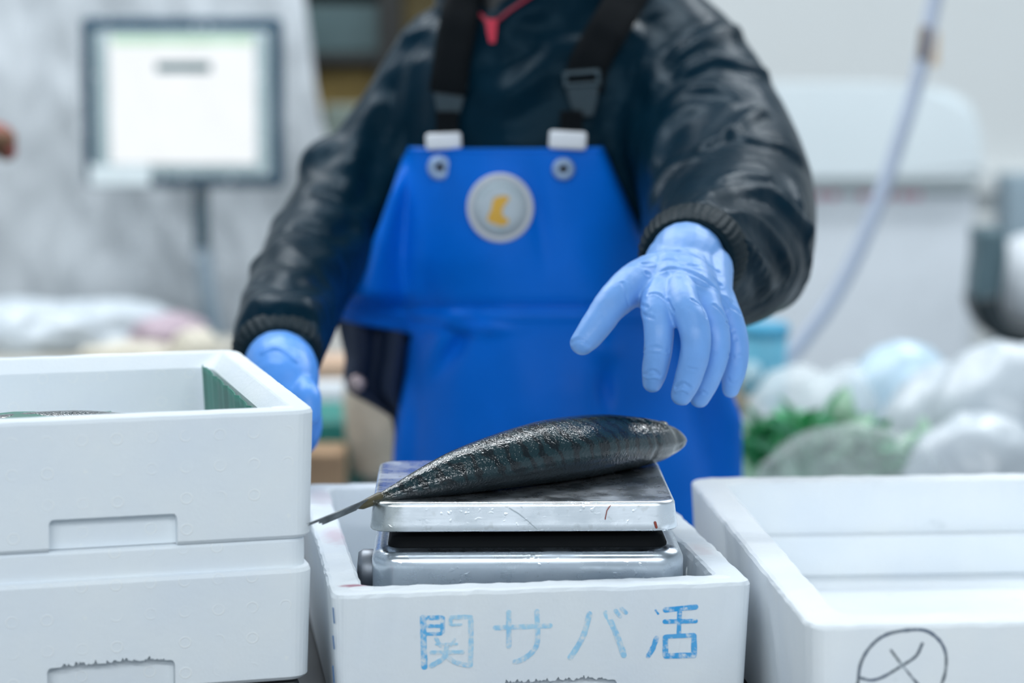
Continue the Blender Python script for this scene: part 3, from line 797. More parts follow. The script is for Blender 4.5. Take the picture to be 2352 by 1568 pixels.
# body: one continuous surface under the clothes
bm = bmesh.new()
def wt(px, py, Y): return P(px, py, Y)
hip = P(1270, 1150, 2.83)
q = [(*P(1270, 1180, 2.83), .115), (*P(1250, 900, 2.83), .105), (*P(1250, 500, 2.84), .115), (*P(1270, 200, 2.85), .11), (*P(1225, 60, 2.86), .07), (*P(1185, -40, 2.86), .052), (*P(1165, -110, 2.85), .052)]
tube(bm, [Vector(v[:3]) for v in spline(q, 4)], [v[3] for v in spline(q, 4)], 24)
hd = P(1160, -330, 2.83)
sphere(bm, hd, .1, 4, (.78, .92, 1.16)); sphere(bm, hd+Vector((0, -.035, -.06)), .055, 3, (.9, .9, .9))
bm2 = bmesh.new()
tube(bm, [hd+Vector((0, -.088, .012)), hd+Vector((0, -.104, -.022))], [.007, .012], 12)
for s in (-1, 1):
    sphere(bm, hd+Vector((s*.080, .0, -.01)), .026, 2, (.35, .7, 1.1))
    x = .095*s
    tube(bm, [hip+Vector((x*.9, 0, 0)), Vector((hip.x+x, 2.84, .52)), Vector((hip.x+x*1.1, 2.86, .12)), Vector((hip.x+x*1.1, 2.85, .07))], [.085, .062, .042, .045], 20)
for L in (LARM, RARM):
    q = spline([(*P(px, py, Y), r*.52) for px, py, Y, r in L], 4); tube(bm, [Vector(v[:3]) for v in q], [max(.026, v[3]) for v in q], 20)
bme = remesh(bm, .010, 4)
person = link('person', bme, SKIN, None, True)
tag(person, 'worker in dark jacket and blue bib apron, one gloved hand reaching over the fish', 'person')
for s in (-1, 1):
    bm = bmesh.new(); sphere(bm, hd+Vector((s*.031, -.080, .0)), .011, 2, (1, .7, .6)); obj('eye', bm, HAIR, person, True)
bm = bmesh.new(); sphere(bm, hd+Vector((0, .012, .030)), .108, 4, (.80, .92, 1.02)); obj('hair', bm, HAIR, person, True)
jacket = link('jacket', jm, JACKET, person, True)
ms = jacket.modifiers.new('smooth', 'SMOOTH'); ms.iterations = 4; ms.factor = .5

# elastic cuffs
def cuff(c, axis, r0, r1, L, pleats, amp, m, tilt=None, name='cuff', squash=.86):
    axis = axis.normalized(); n = axis.cross(Vector((0, 0, 1))).normalized(); b = n.cross(axis).normalized()
    bm = bmesh.new(); seg = pleats*4; R = []; K = 14
    for j in range(K+1):
        f = j/K; bulge = math.sin(math.pi*f)**.6
        r = r0+(r1-r0)*f + .003*bulge
        ring = []
        for k in range(seg):
            a = 2*math.pi*k/seg
            rr = r + amp*math.cos(a*pleats + 1.5*noise.noise(Vector((a*2, f*2, 0))))*(.35+.65*bulge)*(.6+.8*abs(noise.noise(Vector((a*3, 1, 0)))))
            ring.append(bm.verts.new(c + axis*(L*(f-.5)) + n*rr*math.cos(a) + b*rr*squash*math.sin(a)))
        R.append(ring)
    for r_in, zf in ((r1-.004, .5), (r1-.008, .42)):
        R.append([bm.verts.new(c + axis*L*zf + n*r_in*math.cos(2*math.pi*k/seg) + b*r_in*squash*math.sin(2*math.pi*k/seg)) for k in range(seg)])
    for A, B in zip(R, R[1:]):
        for k in range(seg): bm.faces.new((A[k], A[(k+1) % seg], B[(k+1) % seg], B[k]))
    return obj(name, bm, m, jacket, True)
wr = P(1584, 592, 2.245-HO); ax = (P(1556, 640, 2.15)-P(1605, 575, 2.28))
cuff(wr+ax.normalized()*-.008, ax, .050, .041, .042, 38, .0011, CUFFM, squash=.92)
wl = P(640, 812, 2.37); axl = (P(665, 870, 2.30)-P(640, 780, 2.40))
cuff(wl, axl, .045, .037, .03, 30, .0014, CUFFM)

# gloves: palm and five jointed fingers grown as one skin
def glove_mesh(chains, blobs, voxel=.0016, sm_=5):
    bm = bmesh.new()
    for ch in chains:
        q = spline([(*P(px, py, Y), r) for px, py, Y, r in ch], 5)
        tube(bm, [Vector(v[:3]) for v in q], [v[3] for v in q], 20)
    for (px, py, Y, r, s) in blobs: sphere(bm, P(px, py, Y), r, 3, s)
    return remesh(bm, voxel, sm_)
thumb = [(1520, 625, 2.205, .021), (1462, 650, 2.165, .0190), (1412, 690, 2.135, .0158), (1378, 735, 2.122, .0140), (1356, 766, 2.115, .0130), (1338, 787, 2.110, .0112)]
index = [(1545, 620, 2.20, .017), (1510, 692, 2.135, .0150), (1513, 745, 2.110, .0135), (1512, 800, 2.104, .0125), (1504, 850, 2.108, .0114), (1499, 877, 2.112, .0092)]
middle = [(1570, 610, 2.20, .018), (1566, 688, 2.125, .0150), (1592, 745, 2.100, .0142), (1598, 800, 2.094, .0132), (1582, 865, 2.098, .0122), (1566, 906, 2.104, .0098)]
ring_ = [(1600, 615, 2.20, .018), (1618, 695, 2.140, .0145), (1640, 752, 2.122, .0132), (1644, 808, 2.116, .0124), (1624, 872, 2.118, .0114), (1607, 913, 2.122, .0090)]
pinky = [(1620, 625, 2.21, .017), (1662, 705, 2.165, .0135), (1686, 765, 2.150, .0118), (1692, 815, 2.142, .0110), (1684, 862, 2.140, .0103), (1679, 893, 2.142, .0080)]
chains = [thumb, index, middle, ring_, pinky,
          [(1588, 568, 2.27, .036), (1576, 600, 2.225, .034), (1568, 632, 2.195, .026)], [(1540, 600, 2.23, .024), (1545, 650, 2.17, .022), (1540, 685, 2.145, .0165)],
          [(1620, 620, 2.225, .026), (1632, 670, 2.18, .0200), (1645, 700, 2.160, .0155)], [(1575, 620, 2.20, .024), (1590, 665, 2.155, .021), (1592, 695, 2.14, .0165)],
          [(1500, 640, 2.185, .014), (1478, 672, 2.165, .009), (1490, 700, 2.150, .008)]]
chains = [[(a, b, Y-HO, r*.98) for a, b, Y, r in ch] for ch in chains]
gm = glove_mesh(chains, [])
# creases of thin nitrile: across the wrist, the knuckle webs and the finger joints
GR = [([(1475, 606), (1530, 596), (1590, 610), (1655, 655)], .0016, -.0016), ([(1485, 628), (1550, 617), (1610, 638), (1670, 690)], .0015, -.0018), ([(1480, 588), (1540, 576), (1600, 590), (1650, 625)], .0018, -.0013),
      ([(1540, 622), (1600, 650), (1660, 690), (1700, 720)], .0014, -.0012), ([(1490, 676), (1510, 675), (1535, 692), (1548, 715)], .0011, -.0016), ([(1590, 688), (1612, 705), (1622, 730)], .0011, -.0016),
      ([(1640, 700), (1660, 720), (1672, 745)], .0011, -.0014), ([(1480, 802), (1505, 797), (1535, 806)], .0010, -.0011), ([(1480, 808), (1505, 806), (1532, 812)], .0009, .0008),
      ([(1478, 722), (1492, 728), (1500, 731)], .0012, -.0013), ([(1474, 700), (1488, 706)], .0012, -.0012), ([(1556, 838), (1580, 845), (1600, 848)], .0010, -.0008),
      ([(1668, 740), (1685, 760), (1690, 780)], .0012, -.0010), ([(1672, 812), (1685, 820), (1700, 815)], .0010, -.0009), ([(1480, 860), (1500, 850), (1515, 862)], .0011, -.0012), ([(1485, 868), (1505, 866), (1520, 872)], .0010, .0009),
      ([(1552, 890), (1570, 880), (1585, 890)], .0012, -.0013), ([(1552, 900), (1568, 894), (1582, 902)], .0010, .0010), ([(1312, 787), (1332, 780), (1352, 792)], .0013, -.0014), ([(1598, 905), (1612, 898), (1622, 904)], .0010, -.0010), ([(1672, 868), (1680, 880), (1692, 876)], .0009, -.0009),
      ([(1430, 650), (1440, 690), (1445, 715)], .0013, -.0010)]
folds(gm, GR, .0003, 60, hmul=.85)
glove = link('glove', gm, GLOVE, person, True); glove['label'] = 'light blue nitrile glove on the hand reaching out'
# rolled rim of the glove at the wrist
# the other hand, holding the outside of the left box
lw = [[(640, 838, 2.345, .034), (650, 850, 2.315, .034), (662, 880, 2.29, .030), (676, 920, 2.27, .022)],
      [(650, 870, 2.30, .018), (650, 930, 2.262, .012), (640, 985, 2.26, .011), (628, 1030, 2.275, .009)], [(664, 880, 2.295, .018), (672, 940, 2.265, .0125), (668, 1000, 2.262, .0115), (655, 1050, 2.278, .009)],
      [(676, 885, 2.30, .018), (694, 945, 2.275, .012), (694, 1000, 2.272, .011), (682, 1045, 2.288, .009)], [(684, 890, 2.31, .016), (712, 940, 2.295, .0105), (716, 985, 2.292, .0098), (708, 1020, 2.305, .008)],
      [(660, 860, 2.31, .018), (690, 890, 2.275, .0145), (708, 915, 2.252, .0125), (712, 950, 2.245, .0105)]]
gm2 = glove_mesh(lw, [], .0025, 5); folds(gm2, [([(600, 812), (640, 800), (680, 830)], .0015, .002)], .0006, 50)
gl2 = link('glove', gm2, GLOVE2, person, True); gl2['label'] = 'blue nitrile glove on the hand beside the left foam box'

# bib apron: a stiff oilskin sheet wrapped over the jacket
EDGE = [(338, 936, 1384), (420, 906, 1420), (520, 870, 1466), (620, 828, 1515), (700, 786, 1560), (728, 775, 1580), (740, 800, 1590), (752, 880, 1600), (765, 938, 1610), (850, 934, 1660), (960, 914, 1702), (1045, 905, 1703), (1200, 898, 1705), (1420, 890, 1705)]
def edge(py):
    E = EDGE
    if py <= E[0][0]: return E[0][1:]
    for a, b in zip(E, E[1:]):
        if py <= b[0]: f = (py-a[0])/(b[0]-a[0]); return (a[1]*(1-f)+b[1]*f, a[2]*(1-f)+b[2]*f)
    return E[-1][1:]
def apron_Y(px, py):
    y = torso_front(px, py) - .016
    q1 = max(0, min(1, (985-px)/150)); q2 = max(0, min(1, (735-py)/70))*max(0, min(1, (py-330)/120)); y -= .085*q1*q1*(3-2*q1)*q2*q2*(3-2*q2)
    y += .007*math.exp(-((py-705)/10)**2) - .004*math.exp(-((py-722)/9)**2)   # waist seam
    y -= .010*math.exp(-((px-955-(py-600)*-.12)/34)**2)*math.exp(-((py-560)/130)**2)
    y -= .013*math.exp(-((px-1010-(780-py)*.5)/26)**2)*math.exp(-((py-790)/70)**2)
    y += .015*math.exp(-((px-1060-(780-py)*.6)/18)**2)*math.exp(-((py-790)/55)**2)
    y += .008*noise.noise(Vector((px/130, py/230, 0)))
    y -= .006*math.exp(-((px-1140)/90)**2)*math.exp(-((py-600)/160)**2)
    y += .016*math.exp(-((px-1388)/18)**2)*math.exp(-((py-890)/50)**2) - .010*math.exp(-((px-1392)/30)**2)*math.exp(-((py-800)/30)**2)
    y -= .010*math.exp(-((px-1090-(py-730)*.2)/60)**2)*math.exp(-((py-752)/14)**2) - .006*math.exp(-((px-1240-(py-500)*.15)/22)**2)*math.exp(-((py-500)/110)**2)
    return y
rows = []
for i in range(110):
    py = 338 + (1420-338)*i/109; a, b = edge(py)
    r = []
    for k in range(61):
        px = a+(b-a)*k/60; curl = .012*max(0, abs(k/30-1)-.93)/.07
        pyy = py + (4*math.sin(k/60*math.pi) if i == 0 else 0)
        r.append(P(px, pyy, apron_Y(px, py)+curl))
    rows.append(r)
apron = sheet('bib_apron', rows, APRON, person, .003)
# folded hem along the top of the bib
bm = bmesh.new(); tube(bm, [P(942+ (1378-942)*k/20, 345, apron_Y(942+(1378-942)*k/20, 345)-.0012) for k in range(21)], .0022, 8); obj('hem', bm, APRON, apron, True)
# seam at the waist
bm = bmesh.new(); tube(bm, [P(790+770*k/30, 694, apron_Y(790+770*k/30, 694)-.0012) for k in range(31)], .0014, 8); obj('waist_seam', bm, APRON, apron, True)
# back half of the garment at the side, its shade put into the navy
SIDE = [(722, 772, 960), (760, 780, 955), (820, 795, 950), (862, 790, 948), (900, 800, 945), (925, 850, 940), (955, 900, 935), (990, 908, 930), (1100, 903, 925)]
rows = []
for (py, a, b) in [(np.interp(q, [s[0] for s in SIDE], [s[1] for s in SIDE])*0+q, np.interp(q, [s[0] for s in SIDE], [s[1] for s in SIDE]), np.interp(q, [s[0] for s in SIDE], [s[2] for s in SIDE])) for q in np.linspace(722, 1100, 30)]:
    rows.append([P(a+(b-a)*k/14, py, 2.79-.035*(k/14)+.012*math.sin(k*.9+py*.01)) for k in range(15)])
side = sheet('side_panel', rows, SHADED_NAVY, apron, .003)
bm = bmesh.new(); lathe(bm, [(.010, 0), (.010, .003), (.006, .005), (.003, .005)], 20, Matrix.Translation(P(820, 880, 2.765)) @ Matrix.Rotation(math.pi/2, 4, 'X')); obj('snap_button', bm, mat('copper_snap', (.62, .50, .50), rough=.35, metal=.6), apron, True)
# bib eyelets, badge
def disc(px, py, r, prof, m, name, parent, dY=.004, sq=1.0):
    bm = bmesh.new(); lathe(bm, prof, 40, Matrix.Translation(P(px, py, apron_Y(px, py)-dY)) @ Matrix.Rotation(math.pi/2, 4, 'X') @ Matrix.Diagonal((r, r*sq, 1, 1)))
    return obj(name, bm, m, parent, True)
SNAPM = mat('pale_snap', (.36, .50, .72), rough=.4, metal=.3, noise_amt=.3, noise_scale=300)
for px, py, r in ((1010, 385, .0137), (1294, 388, .0122)):
    e = disc(px, py, r, [(1, 0), (1, .001), (.8, .003), (.35, .0022), (.3, .001)], SNAPM, 'eyelet', apron, .0062)
    disc(px, py, .0042, [(1, 0), (1, .0012), (.5, .0014)], BLACK, 'eyelet_hole', apron, .0094)
BADGE = mat('badge_rubber', (.66, .68, .73), rough=.5, noise_amt=.08); BADGE2 = mat('badge_face', (.52, .60, .66), rough=.5, noise_amt=.1)
bd_ = disc(1149, 477, .0365, [(1, 0), (1, .0014), (.96, .0026), (.90, .0026), (.87, .0016), (.5, .0016)], BADGE, 'round_badge', apron, .005, 1.04)
disc(1149, 477, .031, [(1, 0), (1, .0004), (.5, .0004)], BADGE2, 'badge_face', apron, .0068, 1.04)
YEL = mat('badge_yellow', (.80, .45, .05), rough=.5, noise_amt=.2); TEAL = mat('badge_lettering', (.30, .45, .50), rough=.5)
bc = P(1149, 477, apron_Y(1149, 477)-.0076)
bm = bmesh.new()
k_ = 1/3.41/F*2.68
outl = [(-50, -80), (0, -98), (62, -95), (66, -70), (45, -40), (22, -5), (14, 35), (30, 62), (62, 80), (60, 112), (10, 135), (-45, 118), (-98, 95), (-95, 55), (-72, 10), (-66, -30)]
out2 = spline([(u, v, 0) for u, v in outl+[outl[0]]], 4)[:-1]
vs = [bm.verts.new(bc+Vector((q[0]*k_, 0, -q[1]*k_-.001))) for q in out2]; f = bm.faces.new(vs)
r = bmesh.ops.extrude_face_region(bm, geom=[f]); bmesh.ops.translate(bm, verts=[v for v in r['geom'] if isinstance(v, bmesh.types.BMVert)], vec=(0, .0006, 0))
obj('badge_emblem', bm, YEL, apron)
for k in range(17):
    a = math.radians(28+124*k/16); rr = .0235; bm = bmesh.new()
    bx(bm, bc+Vector((rr*math.cos(a), .0002, rr*1.04*math.sin(a))), (.0016, .0005, .0026), Matrix.Rotation(-(a-math.pi/2), 4, 'Y')); obj('badge_letter', bm, TEAL, apron)
for k in range(3):
    bm = bmesh.new(); bx(bm, bc+Vector((-.003+.003*k, .0002, -.024)), (.0016, .0005, .0028)); obj('badge_letter', bm, TEAL, apron)

# shoulder straps, buckles and white webbing loops
def strap(pts, w, m, name, parent, lift=.010):
    q = spline([(px, py) for px, py in pts], 8); rows = []
    for i, (px, py) in enumerate(q):
        pa, pb = q[max(0, i-1)], q[min(len(q)-1, i+1)]; d = np.array([pb[0]-pa[0], pb[1]-pa[1]]); d = d/np.linalg.norm(d); nx = np.array([-d[1], d[0]])
        row = []
        for k in range(5):
            s = (k/4-.5)*w; x, y = px+nx[0]*s, py+nx[1]*s
            h = hit(JT, x, y); Y = (h.y if h else torso_front(x, y))
            Y = min(Y, torso_front(x, y)+.004) if h is None else Y
            row.append((x, y, Y))
        Ym = min(r_[2] for r_ in row)
        rows.append([(x, y, Ym-lift) for x, y, Y in row])
    # smooth the distances
    Ys = [r_[0][2] for r_ in rows]; Ys = [sum(Ys[max(0, i-3):i+4])/len(Ys[max(0, i-3):i+4]) for i in range(len(Ys))]
    return sheet(name, [[P(x, y, Ys[i]) for x, y, Y in r_] for i, r_ in enumerate(rows)], m, parent, .003)
JT = bvh(jm)
s1 = strap([(1075, -40), (1055, 40), (1042, 110), (1034, 170), (1028, 215)], 86, WEB_B, 'shoulder_strap', apron)
s2 = strap([(1470, -60), (1425, 20), (1380, 95), (1352, 150), (1340, 205)], 92, WEB_B, 'shoulder_strap', apron)
def buckle(cx, cy, parent, ang_=0):
    h = hit(JT, cx, cy); Y = (h.y if h else 2.7)-.014
    c = P(cx, cy, Y); R = Matrix.Rotation(ang_, 4, 'Y')
    k = Y/F
    bm = bmesh.new()
    bx(bm, c+R.to_3x3() @ Vector((0, 0, 38*k)), (80*k, .007, 10*k), R, .0015); bx(bm, c+R.to_3x3() @ Vector((0, 0, 12*k)), (80*k, .007, 9*k), R, .0015)
    for s in (-1, 1): bx(bm, c+R.to_3x3() @ Vector((s*38*k, 0, 24*k)), (9*k, .007, 36*k), R, .0015)
    b0 = obj('buckle_frame', bm, BUCK, parent, False)
    bm = bmesh.new()
    out = [(-38, 6), (38, 6), (30, -30), (20, -62), (-20, -62), (-30, -30)]
    A = [bm.verts.new(c+R.to_3x3() @ Vector((u*k, -.005, v*k))) for u, v in out]; B = [bm.verts.new(c+R.to_3x3() @ Vector((u*k, .005, v*k))) for u, v in out]
    bm.faces.new(A); bm.faces.new(B[::-1])
    for i in range(6): bm.faces.new((A[i], B[i], B[(i+1) % 6], A[(i+1) % 6]))
    bmesh.ops.bevel(bm, geom=list(bm.edges), offset=.0015, segments=2, affect='EDGES')
    obj('buckle_body', bm, BUCK2, parent, False)
buckle(1032, 212, apron, math.radians(2)); buckle(1338, 205, apron, math.radians(-4))
for cx, cy, w_, h_, an in ((1019, 324, 82, 38, -3), (1304, 322, 86, 42, 3)):
    Y = apron_Y(cx, 345)-.008; k = Y/F
    box('webbing_loop', P(cx, cy, Y), (w_*k, .009, h_*k), WEB_W, apron, Matrix.Rotation(math.radians(an), 4, 'Y'), .0038, True)
    # short black webbing between buckle and loop
    box('webbing_tail', P(cx+8, cy-40, Y+.004), (52*k, .003, 56*k), WEB_B, apron, None, .001)
# red zip and its lining
def onj(px, py, l=.003):
    h = hit(JT, px, py); return P(px, py, (h.y if h else 2.72)-l)
bm = bmesh.new(); tube(bm, [onj(*p) for p in ((1035, -20), (1060, 2), (1090, 22), (1112, 42), (1126, 62))], .0024, 8)
tube(bm, [onj(*p) for p in ((1126, 62), (1145, 46), (1170, 25), (1200, 5), (1230, -15))], .0018, 8); obj('zip_tape', bm, mat('dark_red_tape', (.30, .006, .03), rough=.6), jacket, True)
c = onj(1129, 70, .007); k = c.y/F
bm = bmesh.new(); out = [(-13, 26), (13, 26), (11, -4), (8, -28), (-5, -28), (-11, 0)]
A = [bm.verts.new(c+Vector((u*k, -.003, v*k))) for u, v in out]; B = [bm.verts.new(c+Vector((u*k, .003, v*k))) for u, v in out]
bm.faces.new(A); bm.faces.new(B[::-1])
for i in range(6): bm.faces.new((A[i], B[i], B[(i+1) % 6], A[(i+1) % 6]))
obj('zip_pull', bm, RED, jacket)
# black neck tube in the open collar
bm = bmesh.new(); q = spline([(*P(1140, 35, 2.765), .022), (*P(1155, -15, 2.79), .058), (*P(1170, -90, 2.85), .062)], 4)
tube(bm, [Vector(v[:3]) for v in q], [v[3] for v in q], 24); obj('neck_warmer', bm, BLACK, person, True)
# trousers and boots behind the table
bm = bmesh.new()
for s in (-1, 1):
    x = hip.x+.095*s
    tube(bm, [(hip.x+.06*s, 2.84, .92), (x, 2.84, .55), (x, 2.86, .28)], [.12, .095, .08], 24)
obj('apron_trousers', bm, APRON, person, True)
for s in (-1, 1):
    x = hip.x+.10*s; bm = bmesh.new(); tube(bm, [(x, 2.86, .34), (x, 2.86, .10), (x, 2.84, .065)], [.07, .055, .055], 20); tube(bm, [(x, 2.85, .052), (x, 2.70, .045)], [.052, .044], 20)
    obj('boot', bm, BLACK, person, True)

# ------------------------------------------------------------ background, left: wrapped monitor
mon = empty('wrapped_monitor', P(425, 780, 4.55)); 
MY = 4.5; k = MY/F
def W2(p, e): return Vector(p)-e.location
FRAME = mat('monitor_frame_teal_grey', (.003, .045, .085), rough=.6, spec=.15); BEZ = mat('monitor_bezel', (.40, .50, .52), rough=.5)
def mbox(name, x0, y0, x1, y1, Y, th, m, e, bev=.004, parent=None):
    a, b = P(x0, y0, Y), P(x1, y1, Y); c = (a+b)/2+Vector((0, th/2, 0))
    return box(name, c-e.location, (abs(b.x-a.x), th, abs(a.z-b.z)), m, parent or e, bev=bev)
fr = mbox('monitor_case', 183, 40, 650, 432, 4.5, .05, FRAME, mon, .012)
mbox('bezel', 210, 68, 626, 408, 4.498, .01, BEZ, mon, .008, fr)
SCR = mat('lit_screen', (.86, .89, .91), rough=.3, emis=1); SCG = mat('lit_screen_green_bar', (.50, .72, .52), rough=.3, emis=1); SCD = mat('lit_screen_dark_bar', (.015, .09, .11), rough=.3, emis=1)
for m_ in (SCR, SCG, SCD): m_.node_tree.nodes['Principled BSDF'].inputs['Base Color'].default_value = (.01, .01, .01, 1)
mbox('screen', 248, 86, 588, 376, 4.492, .006, SCR, mon, .001)
mbox('screen_title_bar', 256, 84, 580, 104, 4.489, .003, SCG, mon, .0005)
mbox('screen_text_bar', 358, 143, 484, 166, 4.489, .003, SCD, mon, .0005)
mbox('name_plate', 206, 380, 345, 428, 4.489, .004, mat('pale_label', (.80, .88, .90), rough=.5), mon, .003)
mbox('stand_neck', 442, 430, 480, 570, 4.53, .03, mat('stand_neck_dark', (.01, .05, .075), rough=.4), mon, .004)
bm = bmesh.new(); tube(bm, [W2(P(462, 560, 4.55), mon), W2(P(478, 680, 4.56), mon), W2(P(495, 800, 4.57), mon), W2(Vector((P(500, 1080, 4.57).x, 4.57, .02)), mon)], .018, 14); obj('stand_pole', bm, mat('stand_pole_grey', (.25, .33, .40), rough=.4), mon, True)
bm = bmesh.new(); lathe(bm, [(.18, 0), (.18, .012), (.16, .02), (.02, .035)], 32, Matrix.Translation(Vector((P(500, 1080, 4.57).x, 4.57, 0))-mon.location)); obj('stand_base', bm, DARK, mon, True)
tag(mon, 'computer monitor on a pole, white lit screen, under clear plastic', 'monitor')
FILM = bpy.data.materials.new('clear_plastic_film'); FILM.use_nodes = True
nt = FILM.node_tree; nt.nodes.clear(); outn = nt.nodes.new('ShaderNodeOutputMaterial'); mx = nt.nodes.new('ShaderNodeMixShader'); tr = nt.nodes.new('ShaderNodeBsdfTransparent'); gl = nt.nodes.new('ShaderNodeBsdfPrincipled')
gl.inputs['Base Color'].default_value = (.75, .82, .88, 1); gl.inputs['Roughness'].default_value = .12; mx.inputs[0].default_value = .04
nt.links.new(tr.outputs[0], mx.inputs[1]); nt.links.new(gl.outputs[0], mx.inputs[2]); nt.links.new(mx.outputs[0], outn.inputs[0])
MILKY = mat('milky_plastic_sheet', (.57, .61, .645), rough=.5, noise_amt=.05, noise_scale=3, spec=.3)
def drape(name, Lx, m, Yf, y0, y1, n=40, mm=60, amp=.03, parent=None, org=None):
    """hanging sheet, Lx(py) gives its left and right edges"""
    rows = []
    for i in range(n+1):
        py = y0+(y1-y0)*i/n; a, b = Lx(py); r = []
        for j in range(mm+1):
            px = a+(b-a)*j/mm
            p = P(px, py, Yf + amp*noise.noise(Vector((px/70, py/260, 1.3)))+amp*.5*noise.noise(Vector((px/25, py/90, 4))))
            r.append(p-(org or Vector((0, 0, 0))))
        rows.append(r)
    return sheet(name, rows, m, parent, .002)
o = drape('plastic_sheet', lambda py: (-60, float(np.interp(py, [-60, 0, 120, 200, 300, 420, 800, 1100], [690, 700, 716, 725, 745, 790, 800, 800]))), MILKY, 4.78, -60, 1100, amp=.022)
tag(o, 'milky plastic sheet hanging behind the monitor', 'sheet')
o = drape('plastic_cover', lambda py: (float(np.interp(py, [10, 60, 440, 700], [200, 165, 150, 120])), float(np.interp(py, [10, 60, 440, 700], [640, 672, 680, 640]))), FILM, 4.40, 12, 700, amp=.04)
tag(o, 'clear plastic cover hanging over the front of the monitor', 'cover')
# water drops on the cover: small bright glints
GLINT = mat('water_drop', (.9, .95, 1), rough=.05, spec=1.0, coat=1)
dm = bmesh.new(); random.seed(3)
for i in range(34):
    if i < 15: px, py = [(250, 75), (420, 25), (640, 5), (605, 395), (372, 405), (420, 405), (200, 420), (190, 460), (180, 300), (90, 545), (245, 590), (230, 600), (350, 500), (600, 180), (185, 225)][i]
    else: px, py = random.uniform(60, 680), random.uniform(20, 680)
    sphere(dm, P(px, py, 4.345), .0032, 2)
tag(obj('water_drops', dm, GLINT, None, True), 'water drops clinging to the clear plastic cover', 'droplets', kind='stuff')

# left edge: somebody's arm in red, and a dark cable
bm = bmesh.new(); ptube(bm, [(-90, 330, 3.6, .03), (-40, 322, 3.6, .028), (0, 325, 3.6, .026), (14, 345, 3.6, .016)], 20)
o = obj('red_pouch', bm, mat('dull_red', (.30, .06, .06), rough=.6, col2=(.10, .08, .03), noise_scale=30), None, True); tag(o, 'dull red pouch cut off by the left edge of the view', 'pouch')
bm = bmesh.new(); p_ = P(-40, 322, 3.6); tube(bm, [p_, Vector((p_.x, p_.y, 3.2))], .003, 8); obj('hanging_cord', bm, DARK, o, True)

# counter with crumpled white bags on the left
cnt = empty('side_counter', (-1.1, 4.2, 0)); zc = P(200, 820, 4.15).z
box('counter_top', (0, 0, zc-.02), (1.2, .5, .04), mat('beige_counter', (.50, .48, .42), rough=.5, noise_amt=.25, noise_scale=9), cnt)
for sx in (-.55, .55):
    for sy in (-.2, .2): box('leg', (sx, sy, (zc-.04)/2), (.04, .04, zc-.04), GREYW, cnt)
tag(cnt, 'beige-topped counter below the monitor', 'counter')
def crumple(name, c, r, s, m, seed, amp=.25, sub=4, sc_=2.2):
    bm = bmesh.new(); bmesh.ops.create_icosphere(bm, subdivisions=sub, radius=1)
    for v in bm.verts:
        d = v.co.normalized(); q = d*sc_+Vector((seed*3.1, seed, 0))
        f = 1+amp*(1-2*abs(noise.noise(q)))+amp*.5*(1-2*abs(noise.noise(q*2.7)))
        v.co = Vector((d.x*s[0], d.y*s[1], max(d.z, -.55)*s[2]))*r*f
    o = obj(name, bm, m, None, True); zmin = min((Vector(v.co)).z for v in o.data.vertices)
    o.location = Vector(c)-Vector((0, 0, 0)); return o
def on(px, py, Y, z): p = P(px, py, Y); return Vector((p.x, p.y, z))
WBAG = mat('white_plastic_bag', (.52, .58, .63), rough=.3, spec=.6, noise_amt=.08, noise_scale=12)
GBAG = mat('greyish_bag', (.50, .56, .64), rough=.35, noise_amt=.1); PINKM = mat('pink_paper', (.48, .38, .44), rough=.6, noise_amt=.3)
CREAM = mat('cream_paper', (.66, .62, .52), rough=.6, noise_amt=.1)
for i, (px, Y, r, s, m, lab) in enumerate(((60, 4.25, .085, (1.5, .8, .62), WBAG, 'crumpled white bag at the far left of the counter'), (250, 4.28, .08, (1.5, .8, .62), WBAG, 'crumpled white bag in the middle of the counter, below the monitor'),
        (395, 4.2, .055, (1.1, .8, .75), PINKM, 'pinkish crumpled paper beside the monitor pole'), (450, 4.12, .035, (1, .8, .9), CREAM, 'cream paper scrap at the foot of the monitor pole'), (300, 4.10, .035, (2.0, .8, .55), CREAM, 'flat cream paper scrap in front of the white bags'))):
    o = crumple('crumpled_bag' if m is WBAG else 'crumpled_paper', on(px, 800, Y, zc+r*s[2]*.50), r, s, m, i+1); tag(o, lab, 'bag' if m is WBAG else 'paper', 'crumpled bags and paper on the left counter')

# ------------------------------------------------------------ background, centre: dark shelf with boxes
SY = 5.3
sh = empty('storage_shelf', (P(880, 100, SY).x, SY, 0))
SHM = mat('dark_shelf', (.012, .013, .012), rough=.6, noise_amt=.3)
bkz = P(880, -80, SY).z; x0 = P(690, 0, SY).x-.10; x1 = P(1400, 0, SY).x
box('back_panel', ((x0+x1)/2-sh.location.x, .26, bkz/2+.05), (x1-x0, .02, bkz+.1), SHM, sh)
for py, nm in ((122, 'shelf_board'), (330, 'shelf_board'), (-75, 'shelf_board'), (620, 'shelf_board')):
    z = P(800, py, SY).z; box(nm, ((x0+x1)/2-sh.location.x, .02, z-.012), (x1-x0, .46, .024), SHM, sh)
for px in (895,):
    box('upright', (P(px, 0, SY-.22).x-sh.location.x, -.20, bkz/2+.05), (.05, .04, bkz+.1), SHM, sh)
for x in (x0, x1): box('upright', (x-sh.location.x, -.20, bkz/2+.05), (.04, .04, bkz+.1), SHM, sh)
tag(sh, 'dark storage shelf unit behind the worker', 'shelf')
def pbox(name, x0, y0, x1, y1, Y, dep, m, label, cat, group=None, bev=.006, zbot=None):
    a, b = P(x0, y0, Y), P(x1, y1, Y); z1, z0 = a.z, (zbot if zbot is not None else b.z)
    o = box(name, ((a.x+b.x)/2, Y+dep/2, (z0+z1)/2), (abs(b.x-a.x), dep, z1-z0), m, None, bev=bev)
    return tag(o, label, cat, group)
SZ = [P(800, py, SY).z for py in (122, 330, -75, 620)]
